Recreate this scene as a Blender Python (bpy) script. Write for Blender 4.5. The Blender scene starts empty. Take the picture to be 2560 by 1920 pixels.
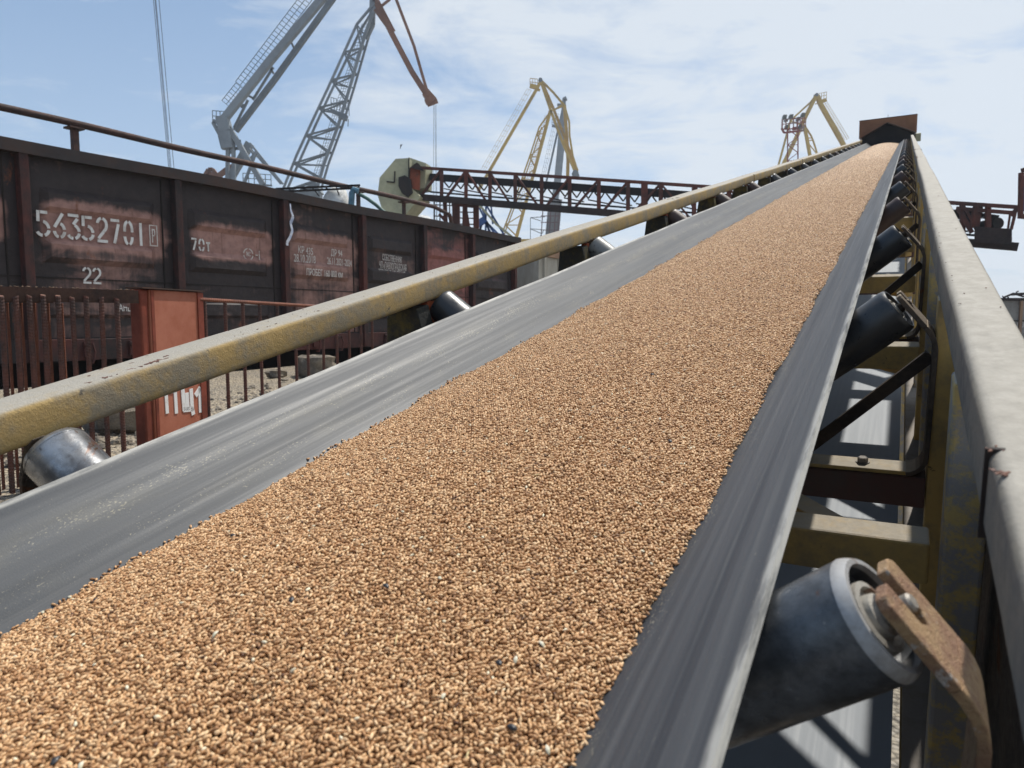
import bpy, math, random
import numpy as np
from mathutils import Vector, Matrix
R = math.radians
random.seed(7)
rng = np.random.default_rng(11)
S = bpy.context.scene
COL = S.collection

# ------------------------------------------------------------------ camera
EZ = 1.9                                   # eye height above the low ground
F, CX, CY, HY = 1776.0, 1280.0, 960.0, 800.0
PITCH = math.atan((CY - HY) / F)
cam = bpy.data.cameras.new('camera')
camo = bpy.data.objects.new('camera', cam)
COL.objects.link(camo)
S.camera = camo
cam.sensor_width = 36.0
cam.lens = 36.0 * F / 2560.0
cam.clip_start = 0.02
cam.clip_end = 6000
camo.location = (0, 0, EZ)
camo.rotation_euler = (math.pi / 2 - PITCH, 0, 0)
cam.dof.use_dof = True
cam.dof.focus_distance = 1.7
cam.dof.aperture_fstop = 10

# ------------------------------------------------------------------ sky and sun
SUN_EL, SUN_AZ = R(60), R(38)              # azimuth clockwise from +Y
W = bpy.data.worlds.new('World')
S.world = W
W.use_nodes = True
wt = W.node_tree
for n in list(wt.nodes):
    wt.nodes.remove(n)
def wn(t, **k):
    n = wt.nodes.new(t)
    for a, b in k.items():
        setattr(n, a, b)
    return n
out = wn('ShaderNodeOutputWorld')
bg = wn('ShaderNodeBackground')
bg.inputs['Strength'].default_value = 0.14
sky = wn('ShaderNodeTexSky', sky_type='NISHITA')
sky.sun_disc = False
sky.sun_elevation = SUN_EL
sky.sun_rotation = SUN_AZ
sky.altitude = 0
sky.air_density = 1.0
sky.dust_density = 1.6
sky.ozone_density = 1.6
tc = wn('ShaderNodeTexCoord')
sep = wn('ShaderNodeSeparateXYZ')
wt.links.new(tc.outputs['Generated'], sep.inputs[0])
zc = wn('ShaderNodeMath', operation='MAXIMUM'); zc.inputs[1].default_value = 0.0
wt.links.new(sep.outputs['Z'], zc.inputs[0])
za = wn('ShaderNodeMath', operation='ADD'); za.inputs[1].default_value = 0.16
wt.links.new(zc.outputs[0], za.inputs[0])
dx = wn('ShaderNodeMath', operation='DIVIDE'); dy = wn('ShaderNodeMath', operation='DIVIDE')
wt.links.new(sep.outputs['X'], dx.inputs[0]); wt.links.new(za.outputs[0], dx.inputs[1])
wt.links.new(sep.outputs['Y'], dy.inputs[0]); wt.links.new(za.outputs[0], dy.inputs[1])
cmb = wn('ShaderNodeCombineXYZ')
wt.links.new(dx.outputs[0], cmb.inputs[0]); wt.links.new(dy.outputs[0], cmb.inputs[1])
def wnoise(scale, detail, rough, stretch, rot, dist, off):
    mp = wn('ShaderNodeMapping')
    mp.inputs['Scale'].default_value = stretch
    mp.inputs['Rotation'].default_value = (0, 0, rot)
    mp.inputs['Location'].default_value = off
    wt.links.new(cmb.outputs[0], mp.inputs['Vector'])
    nz = wn('ShaderNodeTexNoise')
    nz.inputs['Scale'].default_value = scale
    nz.inputs['Detail'].default_value = detail
    nz.inputs['Roughness'].default_value = rough
    nz.inputs['Distortion'].default_value = dist
    wt.links.new(mp.outputs[0], nz.inputs['Vector'])
    return nz.outputs['Fac']
def wmath(op, a, b=None, clamp=False):
    m = wn('ShaderNodeMath', operation=op); m.use_clamp = clamp
    for i, q in enumerate((a, b)):
        if q is None: continue
        if isinstance(q, (int, float)): m.inputs[i].default_value = q
        else: wt.links.new(q, m.inputs[i])
    return m.outputs[0]
big = wnoise(0.75, 3, 0.5, (1, 0.8, 1), 0.4, 0.3, (3.1, 0.7, 0))
wis = wnoise(2.6, 9, 0.62, (0.9, 1.25, 1), -0.5, 0.45, (1.3, 5.2, 0))
fin = wnoise(9, 6, 0.6, (0.7, 1.3, 1), 0.3, 0.6, (0, 2, 0))
side = wmath('MULTIPLY', sep.outputs['X'], 0.62)            # more cloud on the sun's side
cl = wmath('ADD', wmath('MULTIPLY', big, 0.9), wmath('MULTIPLY', wis, 1.9))
cl = wmath('ADD', cl, wmath('MULTIPLY', fin, 0.35))
cl = wmath('ADD', cl, side)
cl = wmath('SUBTRACT', cl, 1.24)
cl = wmath('MULTIPLY', cl, 1.7, True)
cl = wmath('MULTIPLY', cl, 0.86)
mixc = wn('ShaderNodeMix', data_type='RGBA')
wt.links.new(cl, mixc.inputs[0])
blue = wn('ShaderNodeMix', data_type='RGBA')                 # thin veil everywhere
blue.inputs[0].default_value = 0.68
wt.links.new(sky.outputs[0], blue.inputs[6])
veil = wn('ShaderNodeMix', data_type='RGBA')                 # paler towards the horizon
vr = wn('ShaderNodeMapRange'); vr.interpolation_type = 'SMOOTHSTEP'
vr.inputs[1].default_value = 0.05; vr.inputs[2].default_value = 0.5
wt.links.new(sep.outputs['Z'], vr.inputs[0]); wt.links.new(vr.outputs[0], veil.inputs[0])
veil.inputs[6].default_value = (2.7, 3.7, 5.0, 1); veil.inputs[7].default_value = (1.25, 2.15, 3.5, 1)
wt.links.new(veil.outputs[2], blue.inputs[7])
wt.links.new(blue.outputs[2], mixc.inputs[6])
mixc.inputs[7].default_value = (4.9, 5.25, 5.6, 1)
wt.links.new(mixc.outputs[2], bg.inputs['Color'])
wt.links.new(bg.outputs[0], out.inputs['Surface'])

sun = bpy.data.lights.new('sun', 'SUN')
sun.energy = 4.6
sun.angle = R(1.2)
sun.color = (1.0, 0.95, 0.87)
suno = bpy.data.objects.new('sun', sun)
COL.objects.link(suno)
sd = Vector((math.sin(SUN_AZ) * math.cos(SUN_EL), math.cos(SUN_AZ) * math.cos(SUN_EL), math.sin(SUN_EL)))
suno.rotation_euler = (-sd).to_track_quat('-Z', 'Y').to_euler()

vs = S.view_settings
vs.view_transform = 'Standard'
vs.look = 'None'
vs.exposure = 0.18
vs.gamma = 1.0
S.render.engine = 'CYCLES'

# ------------------------------------------------------------------ helpers
cR = Vector((1, 0, 0)); cF = Vector((0, math.cos(PITCH), -math.sin(PITCH))); cU = Vector((0, math.sin(PITCH), math.cos(PITCH)))
EYE = Vector((0, 0, EZ))
def ray(x, y):
    return cR * ((x - CX) / F) + cU * ((CY - y) / F) + cF
def at(x, y, D):
    r = ray(x, y)
    return EYE + r * (D / r.y)
U_ = ray(2271, 314).normalized()
V_ = U_.cross(Vector((0, 0, 1))).normalized()
W_ = V_.cross(U_)
CM = Matrix(((V_.x, U_.x, W_.x, 0), (V_.y, U_.y, W_.y, 0), (V_.z, U_.z, W_.z, EZ), (0, 0, 0, 1)))   # conveyor frame: x across, y along, z off the belt
TAZ = R(31.0)
TD = Vector((math.sin(TAZ), math.cos(TAZ), 0)); TN = Vector((-math.cos(TAZ), math.sin(TAZ), 0))
TO = TN * 8.05 + Vector((0, 0, EZ))
TM = Matrix(((TD.x, TN.x, 0, TO.x), (TD.y, TN.y, 0, TO.y), (0, 0, 1, TO.z), (0, 0, 0, 1)))           # track frame: x along, y away, z from eye level
I4 = Matrix.Identity(4)

class MB:
    def __init__(s): s.v = []; s.f = []
    def add(s, vs, fs):
        b = len(s.v); s.v += [tuple(q) for q in vs]; s.f += [tuple(i + b for i in f) for f in fs]; return s
    def hexa(s, p):
        return s.add(p, [(0, 3, 2, 1), (4, 5, 6, 7), (0, 1, 5, 4), (1, 2, 6, 5), (2, 3, 7, 6), (3, 0, 4, 7)])
    def box(s, x0, x1, y0, y1, z0, z1):
        return s.hexa([(x0, y0, z0), (x1, y0, z0), (x1, y1, z0), (x0, y1, z0), (x0, y0, z1), (x1, y0, z1), (x1, y1, z1), (x0, y1, z1)])
    def beam(s, a, b, w, h=None, up=(0, 0, 1), w2=None, h2=None):
        a = Vector(a); b = Vector(b); h = h or w; w2 = w2 or w; h2 = h2 or h
        d = (b - a).normalized(); up = Vector(up)
        if abs(d.dot(up)) > 0.98: up = Vector((0, 1, 0)) if abs(d.y) < 0.9 else Vector((1, 0, 0))
        x = d.cross(up).normalized(); z = x.cross(d)
        q = []
        for p, ww, hh in ((a, w, h), (b, w2, h2)):
            q += [p - x * ww / 2 - z * hh / 2, p + x * ww / 2 - z * hh / 2, p + x * ww / 2 + z * hh / 2, p - x * ww / 2 + z * hh / 2]
        return s.hexa(q)
    def path(s, pts, w, h=None, up=(0, 0, 1)):
        for a, b in zip(pts[:-1], pts[1:]): s.beam(a, b, w, h, up)
        return s
    def tube(s, pts, r, n=8, caps=True, radii=None):
        pts = [Vector(p) for p in pts]; rings = []; px = None
        for i, p in enumerate(pts):
            d = (pts[min(i + 1, len(pts) - 1)] - pts[max(i - 1, 0)]).normalized()
            if px is None:
                up = Vector((0, 0, 1)) if abs(d.z) < 0.9 else Vector((1, 0, 0))
                px = d.cross(up).normalized()
            px = (px - d * px.dot(d)).normalized(); py = d.cross(px)
            rr = radii[i] if radii else r
            rings.append([p + (px * math.cos(2 * math.pi * k / n) + py * math.sin(2 * math.pi * k / n)) * rr for k in range(n)])
        vs = [q for rg in rings for q in rg]; fs = []
        for i in range(len(rings) - 1):
            for k in range(n):
                fs.append((i * n + k, i * n + (k + 1) % n, (i + 1) * n + (k + 1) % n, (i + 1) * n + k))
        if caps:
            fs.append(tuple(range(n - 1, -1, -1))); fs.append(tuple((len(rings) - 1) * n + k for k in range(n)))
        return s.add(vs, fs)
    def lathe(s, o, ax, prof, n=32):          # prof: (distance along axis, radius)
        o = Vector(o); ax = Vector(ax).normalized()
        up = Vector((0, 1, 0)) if abs(ax.y) < 0.9 else Vector((1, 0, 0))
        px = ax.cross(up).normalized(); py = ax.cross(px)
        vs = []; fs = []
        for (t, r) in prof:
            for k in range(n):
                a = 2 * math.pi * k / n
                vs.append(o + ax * t + (px * math.cos(a) + py * math.sin(a)) * r)
        for i in range(len(prof) - 1):
            for k in range(n):
                fs.append((i * n + k, i * n + (k + 1) % n, (i + 1) * n + (k + 1) % n, (i + 1) * n + k))
        return s.add(vs, fs)
    def prism(s, poly, o, ex, ey, thick):     # polygon in plane (ex,ey) from o, extruded along ex x ey
        o = Vector(o); ex = Vector(ex); ey = Vector(ey); nz = ex.cross(ey).normalized() * thick
        n = len(poly)
        a = [o + ex * x + ey * y for x, y in poly]; b = [p + nz for p in a]
        return s.add(a + b, [tuple(range(n - 1, -1, -1)), tuple(range(n, 2 * n))] + [(i, (i + 1) % n, n + (i + 1) % n, n + i) for i in range(n)])
    def build(s, name, m, parent=None, smooth=None, bevel=0, M=None):
        me = bpy.data.meshes.new(name)
        me.from_pydata(s.v, [], s.f)
        me.validate()
        if m: me.materials.append(m)
        o = bpy.data.objects.new(name, me)
        COL.objects.link(o)
        fixn(me)
        if smooth is not None:
            for p in me.polygons: p.use_smooth = True
            me.set_sharp_from_angle(angle=R(smooth))
        if bevel:
            b = o.modifiers.new('bevel', 'BEVEL'); b.width = bevel; b.segments = 2; b.limit_method = 'ANGLE'; b.angle_limit = R(40)
        if parent is not None: attach(o, parent)
        if M is not None: o.matrix_basis = M
        return o
def fixn(me):
    import bmesh
    bm = bmesh.new(); bm.from_mesh(me)
    bmesh.ops.recalc_face_normals(bm, faces=bm.faces)
    bm.to_mesh(me); bm.free()
RM = {}
def attach(o, parent):                        # child geometry is given in the root's build frame
    o.parent = parent
    o.matrix_parent_inverse = RM.get(parent.name, I4)
def thing(name, label, cat, loc=(0, 0, 0), frame=None, group=None):
    """Empty at the thing's base. frame: matrix in whose coordinates loc and the parts are given (world when None)."""
    o = bpy.data.objects.new(name, None)
    COL.objects.link(o)
    o.empty_display_size = 0.2
    B = frame if frame is not None else I4
    M = B @ Matrix.Translation(loc)
    o.matrix_world = M
    RM[o.name] = M.inverted() @ B
    tag(o, label, cat, group)
    return o
def tag(o, label, cat, group=None):
    o['label'] = label; o['category'] = cat
    if group: o['group'] = group
    return o
def struct(o, kind='structure'):
    o['kind'] = kind
    return o

# ------------------------------------------------------------------ materials
def newmat(name):
    m = bpy.data.materials.new(name); m.use_nodes = True
    nt = m.node_tree
    return m, nt, nt.nodes['Principled BSDF']
class N:
    def __init__(s, nt): s.nt = nt
    def n(s, t, **k):
        q = s.nt.nodes.new(t)
        for a, b in k.items(): setattr(q, a, b)
        return q
    def link(s, a, b): s.nt.links.new(a, b)
    def coord(s, scale=(1, 1, 1), kind='Object', off=None):
        t = s.n('ShaderNodeTexCoord'); mp = s.n('ShaderNodeMapping'); mp.inputs['Scale'].default_value = scale
        s.link(t.outputs[kind], mp.inputs['Vector'])
        if off is not None:
            if isinstance(off, tuple): mp.inputs['Location'].default_value = off
            else: s.link(off, mp.inputs['Location'])
        return mp.outputs[0]
    def noise(s, vec, scale, detail=5, rough=0.6, dist=0):
        q = s.n('ShaderNodeTexNoise')
        q.inputs['Scale'].default_value = scale; q.inputs['Detail'].default_value = detail
        q.inputs['Roughness'].default_value = rough; q.inputs['Distortion'].default_value = dist
        if vec is not None: s.link(vec, q.inputs['Vector'])
        return q.outputs['Fac']
    def ramp(s, fac, lo, hi, a=0.0, b=1.0):
        q = s.n('ShaderNodeMapRange'); q.interpolation_type = 'SMOOTHSTEP'
        s.link(fac, q.inputs[0])
        q.inputs[1].default_value = lo; q.inputs[2].default_value = hi; q.inputs[3].default_value = a; q.inputs[4].default_value = b
        return q.outputs[0]
    def math(s, op, a, b=0.0, clamp=False):
        q = s.n('ShaderNodeMath', operation=op); q.use_clamp = clamp
        for i, w in enumerate((a, b)):
            if isinstance(w, (int, float)): q.inputs[i].default_value = w
            else: s.link(w, q.inputs[i])
        return q.outputs[0]
    def mix(s, fac, a, b, blend='MIX'):
        q = s.n('ShaderNodeMix', data_type='RGBA', blend_type=blend)
        if isinstance(fac, (int, float)): q.inputs[0].default_value = fac
        else: s.link(fac, q.inputs[0])
        for i, w in ((6, a), (7, b)):
            if isinstance(w, tuple): q.inputs[i].default_value = (*w[:3], 1)
            else: s.link(w, q.inputs[i])
        return q.outputs[2]
    def bump(s, h, strength, dist, bsdf):
        q = s.n('ShaderNodeBump'); q.inputs['Strength'].default_value = strength; q.inputs['Distance'].default_value = dist
        s.link(h, q.inputs['Height']); s.link(q.outputs[0], bsdf.inputs['Normal'])
    def nz(s):
        g = s.n('ShaderNodeNewGeometry'); p = s.n('ShaderNodeSeparateXYZ'); s.link(g.outputs['Normal'], p.inputs[0]); return p.outputs['Z']

def grime(name, a, b, scale=6, lo=0.4, hi=0.65, rough=0.6, metal=0.0, stretch=(1, 1, 1), rust=None, dust=None, bump=(0.4, 0.002), fine=None, spec=0.4):
    """Painted or bare metal: paint a, patches of grime b, optional rust (colour, scale, threshold), dust lying on upward faces (colour, amount)."""
    m, nt, p = newmat(name); k = N(nt)
    c = k.coord(stretch)
    n1 = k.noise(c, scale, 7, 0.62)
    n2 = k.noise(c, scale * 7, 5, 0.7)
    col = k.mix(k.ramp(k.math('ADD', k.math('MULTIPLY', n1, 0.7), k.math('MULTIPLY', n2, 0.3)), lo, hi), a, b)
    if fine: col = k.mix(k.ramp(k.noise(c, fine[1], 4, 0.7), fine[2], fine[2] + 0.08), col, fine[0])
    if rust:
        nr = k.noise(c, rust[1], 8, 0.68, 0.4)
        rm = k.ramp(nr, rust[2], rust[2] + 0.07)
        rc = k.mix(k.noise(c, rust[1] * 6, 3), rust[0], tuple(q * 0.35 for q in rust[0]))
        col = k.mix(rm, col, rc)
    if dust:
        dn = k.ramp(k.nz(), 0.45, 0.9)
        dm = k.math('MULTIPLY', dn, k.ramp(k.noise(c, scale * 3, 6, 0.7), 0.25, 0.55, dust[1] * 0.65, dust[1]))
        dcol = k.mix(k.noise(c, scale * 25, 3, 0.6), dust[0], tuple(q * 0.8 for q in dust[0]))
        col = k.mix(dm, col, dcol)
    k.link(col, p.inputs['Base Color'])
    p.inputs['Metallic'].default_value = metal
    k.link(k.ramp(n2, 0.3, 0.7, max(0.05, rough - 0.12), min(1, rough + 0.12)), p.inputs['Roughness'])
    p.inputs['Specular IOR Level'].default_value = spec
    if bump: k.bump(k.math('ADD', n2, k.math('MULTIPLY', k.noise(c, scale * 30, 3), 0.5)), bump[0], bump[1], p)
    return m
DUST = (0.355, 0.33, 0.285)
M_railr = grime('dust_coated_rail_paint', (0.20, 0.185, 0.155), (0.14, 0.135, 0.125), 7, 0.42, 0.62, 0.75, dust=(DUST, 0.98), rust=((0.36, 0.21, 0.09), 4.0, 0.61), bump=(0.5, 0.002), spec=0.2)
M_rail = grime('weathered_yellow_paint', (0.36, 0.255, 0.105), (0.23, 0.20, 0.145), 11, 0.40, 0.62, 0.75, dust=(DUST, 0.97), rust=((0.22, 0.09, 0.03), 4.5, 0.68), bump=(0.6, 0.003), fine=((0.09, 0.08, 0.065), 55, 0.66), spec=0.25)
M_post = grime('mottled_yellow_paint', (0.50, 0.36, 0.14), (0.27, 0.255, 0.24), 30, 0.40, 0.56, 0.7, dust=(DUST, 0.85), bump=(0.6, 0.0015), spec=0.25)
M_cross = grime('dusty_yellow_crossbar', (0.46, 0.31, 0.11), (0.26, 0.20, 0.11), 9, 0.4, 0.65, 0.75, dust=((0.30, 0.27, 0.22), 0.95), fine=((0.02, 0.018, 0.015), 30, 0.66), spec=0.2)
M_redbar = grime('dark_red_angle', (0.12, 0.065, 0.055), (0.10, 0.08, 0.07), 9, 0.4, 0.65, 0.8, dust=((0.20, 0.17, 0.14), 0.8), spec=0.2)
M_brack = grime('rusty_bracket', (0.10, 0.075, 0.055), (0.05, 0.042, 0.036), 14, 0.4, 0.62, 0.8, dust=((0.30, 0.24, 0.17), 0.9), rust=((0.16, 0.06, 0.02), 9, 0.6), bump=(0.8, 0.003), spec=0.2)
M_brack0 = grime('orange_rusted_bracket', (0.46, 0.29, 0.14), (0.30, 0.155, 0.085), 24, 0.42, 0.6, 0.6, rust=((0.11, 0.05, 0.03), 34, 0.60), bump=(1.0, 0.006), fine=((0.50, 0.44, 0.38), 55, 0.62), spec=0.6)
M_rollw = grime('worn_white_roller', (0.10, 0.105, 0.112), (0.03, 0.033, 0.037), 9, 0.42, 0.6, 0.36, rust=((0.16, 0.07, 0.035), 16, 0.62), bump=(0.3, 0.001), fine=((0.26, 0.25, 0.23), 70, 0.66), spec=0.6)
M_rollrim = grime('white_roller_rim', (0.34, 0.34, 0.34), (0.17, 0.155, 0.14), 18, 0.42, 0.66, 0.45, rust=((0.20, 0.08, 0.03), 22, 0.58), bump=(0.15, 0.001), spec=0.6)
M_rolls = grime('bare_steel_roller', (0.40, 0.41, 0.42), (0.10, 0.10, 0.105), 7, 0.40, 0.60, 0.30, metal=0.6, rust=((0.17, 0.09, 0.06), 14, 0.60), bump=(0.25, 0.001), fine=((0.05, 0.045, 0.045), 34, 0.66), spec=0.6)
M_rollb = grime('black_rubbed_roller', (0.022, 0.024, 0.028), (0.05, 0.045, 0.04), 7, 0.45, 0.75, 0.38, rust=((0.13, 0.055, 0.03), 12, 0.70), bump=(0.2, 0.001), spec=0.5)
M_rollr = grime('rust_brown_roller', (0.06, 0.033, 0.026), (0.03, 0.026, 0.026), 7, 0.42, 0.7, 0.5, rust=((0.16, 0.07, 0.03), 10, 0.68), bump=(0.3, 0.001), spec=0.4)
M_rollg = grime('mottled_grey_roller', (0.17, 0.175, 0.17), (0.03, 0.033, 0.036), 16, 0.48, 0.56, 0.42, rust=((0.20, 0.10, 0.04), 10, 0.68), bump=(0.3, 0.001), spec=0.5)
M_seal = grime('roller_seal_steel', (0.38, 0.36, 0.32), (0.16, 0.12, 0.09), 30, 0.45, 0.65, 0.45, metal=0.3, rust=((0.2, 0.08, 0.03), 22, 0.6))
M_dark = grime('dark_sooted_steel', (0.022, 0.02, 0.02), (0.04, 0.03, 0.026), 6, 0.4, 0.7, 0.8, spec=0.2)
M_gusset = grime('black_yellow_gusset', (0.03, 0.03, 0.028), (0.11, 0.085, 0.03), 7, 0.46, 0.62, 0.75, bump=(0.7, 0.003), spec=0.2)
M_orange = grime('orange_red_paint', (0.28, 0.065, 0.025), (0.10, 0.035, 0.02), 7, 0.45, 0.68, 0.65, spec=0.3)
M_cab = grime('faded_orange_cabinet', (0.38, 0.14, 0.09), (0.29, 0.09, 0.05), 2.2, 0.42, 0.66, 0.6, rust=((0.16, 0.05, 0.018), 3.2, 0.64), bump=(0.25, 0.002), spec=0.25)
M_cabdark = grime('dark_orange_cabinet_post', (0.21, 0.05, 0.03), (0.10, 0.028, 0.018), 3, 0.4, 0.66, 0.6, rust=((0.34, 0.11, 0.03), 4, 0.6), spec=0.25)
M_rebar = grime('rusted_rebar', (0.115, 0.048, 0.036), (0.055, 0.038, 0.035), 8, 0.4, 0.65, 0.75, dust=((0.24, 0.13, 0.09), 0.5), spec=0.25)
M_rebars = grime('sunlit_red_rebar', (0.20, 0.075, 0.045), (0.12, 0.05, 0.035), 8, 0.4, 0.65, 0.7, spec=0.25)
M_angle = grime('brown_angle_iron', (0.075, 0.042, 0.032), (0.04, 0.03, 0.027), 8, 0.4, 0.65, 0.8, dust=((0.42, 0.30, 0.20), 0.9), spec=0.2)
M_pipe = grime('peeling_rust_pipe', (0.085, 0.045, 0.036), (0.045, 0.032, 0.03), 2.5, 0.4, 0.6, 0.75, stretch=(1, 1, 2), rust=((0.33, 0.25, 0.16), 1.6, 0.66), bump=(0.6, 0.01), spec=0.2)
M_grey = grime('grey_crane_paint', (0.22, 0.25, 0.275), (0.15, 0.17, 0.19), 0.15, 0.4, 0.66, 0.6, bump=None, spec=0.3)
M_greyd = grime('dark_grey_crane_paint', (0.17, 0.195, 0.215), (0.11, 0.125, 0.14), 0.2, 0.4, 0.66, 0.6, bump=None, spec=0.3)
M_jib = grime('rusty_brown_crane_paint', (0.24, 0.115, 0.07), (0.13, 0.065, 0.045), 0.2, 0.4, 0.66, 0.7, bump=None, spec=0.2)
M_yel = grime('ochre_crane_paint', (0.50, 0.33, 0.07), (0.31, 0.21, 0.065), 0.2, 0.4, 0.7, 0.6, bump=None, spec=0.3)
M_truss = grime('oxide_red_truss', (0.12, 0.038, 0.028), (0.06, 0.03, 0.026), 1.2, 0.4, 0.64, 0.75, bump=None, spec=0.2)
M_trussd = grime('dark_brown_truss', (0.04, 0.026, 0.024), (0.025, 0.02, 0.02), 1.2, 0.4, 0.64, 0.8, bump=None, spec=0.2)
M_hood = grime('cream_grey_hood', (0.42, 0.41, 0.27), (0.30, 0.30, 0.21), 0.9, 0.42, 0.66, 0.6, rust=((0.25, 0.15, 0.04), 0.8, 0.68), bump=None, spec=0.3)
M_blue = grime('blue_machine_paint', (0.03, 0.09, 0.26), (0.02, 0.05, 0.14), 1.2, 0.4, 0.64, 0.6, bump=None)
M_bluep = grime('pale_blue_pipe_fitting', (0.10, 0.22, 0.30), (0.06, 0.13, 0.18), 3, 0.4, 0.64, 0.6, bump=None)
M_brown = grime('brown_head_plate', (0.27, 0.13, 0.072), (0.20, 0.095, 0.055), 0.8, 0.4, 0.64, 0.7, bump=None, spec=0.25)
M_flap = grime('black_rubber_curtain', (0.018, 0.018, 0.021), (0.028, 0.027, 0.03), 2, 0.4, 0.66, 0.85, bump=None, spec=0.15)
M_red = grime('red_white_mast_paint', (0.26, 0.09, 0.08), (0.30, 0.24, 0.23), 0.6, 0.5, 0.56, 0.7, bump=None)
M_lamp = grime('grey_floodlight_housing', (0.12, 0.14, 0.14), (0.18, 0.2, 0.2), 2, 0.4, 0.66, 0.4, bump=None)
M_bag = grime('white_woven_sack', (0.72, 0.72, 0.70), (0.55, 0.55, 0.53), 3, 0.42, 0.68, 0.7, bump=(0.8, 0.04))
M_white = grime('stencil_white_paint', (0.66, 0.67, 0.67), (0.44, 0.42, 0.40), 7, 0.42, 0.66, 0.7, rust=((0.36, 0.30, 0.16), 5, 0.68), bump=None, spec=0.2)
M_whitef = grime('faded_stencil_paint', (0.55, 0.53, 0.51), (0.30, 0.25, 0.24), 9, 0.48, 0.7, 0.8, bump=None, spec=0.2)
M_brush = grime('brushed_white_paint', (0.72, 0.72, 0.72), (0.55, 0.50, 0.48), 18, 0.5, 0.72, 0.6, bump=None)
M_wpost = grime('wagon_post_paint', (0.085, 0.030, 0.026), (0.028, 0.025, 0.026), 1.6, 0.40, 0.62, 0.75, stretch=(1, 1, 0.6), rust=((0.10, 0.05, 0.03), 5, 0.66), spec=0.2)
M_wdark = grime('sooted_wagon_iron', (0.032, 0.028, 0.03), (0.055, 0.035, 0.03), 2.2, 0.42, 0.66, 0.75, dust=((0.19, 0.15, 0.14), 0.8), spec=0.25)
M_wagw = grime('dirty_white_wagon', (0.46, 0.45, 0.40), (0.30, 0.28, 0.24), 0.8, 0.4, 0.66, 0.7, stretch=(1, 1, 0.3), rust=((0.25, 0.14, 0.08), 0.9, 0.66), bump=None, spec=0.25)
M_wagt = grime('tan_wagon_top', (0.30, 0.19, 0.12), (0.18, 0.12, 0.09), 1.5, 0.4, 0.66, 0.8, bump=None, spec=0.2)
M_wagg = grime('grey_wagon_paint', (0.24, 0.24, 0.23), (0.14, 0.13, 0.12), 0.9, 0.4, 0.66, 0.7, rust=((0.14, 0.07, 0.05), 0.9, 0.64), bump=None)
M_chord = grime('dusty_bottom_chord', (0.20, 0.15, 0.06), (0.12, 0.10, 0.06), 9, 0.4, 0.6, 0.8, dust=((0.30, 0.275, 0.25), 0.97), spec=0.2)
M_rock = grime('broken_concrete', (0.26, 0.22, 0.17), (0.11, 0.10, 0.09), 4, 0.4, 0.62, 0.9, bump=(1, 0.02), spec=0.2)
M_brace = grime('dark_brown_brace', (0.055, 0.04, 0.03), (0.03, 0.025, 0.022), 12, 0.4, 0.62, 0.7, bump=(0.6, 0.003), spec=0.2)
M_bolt = grime('dusty_bolt', (0.20, 0.18, 0.16), (0.10, 0.09, 0.08), 40, 0.4, 0.6, 0.7, spec=0.3)
M_ribbon = grime('white_blue_ribbon', (0.55, 0.58, 0.66), (0.25, 0.32, 0.50), 9, 0.45, 0.62, 0.7, bump=None)

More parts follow.
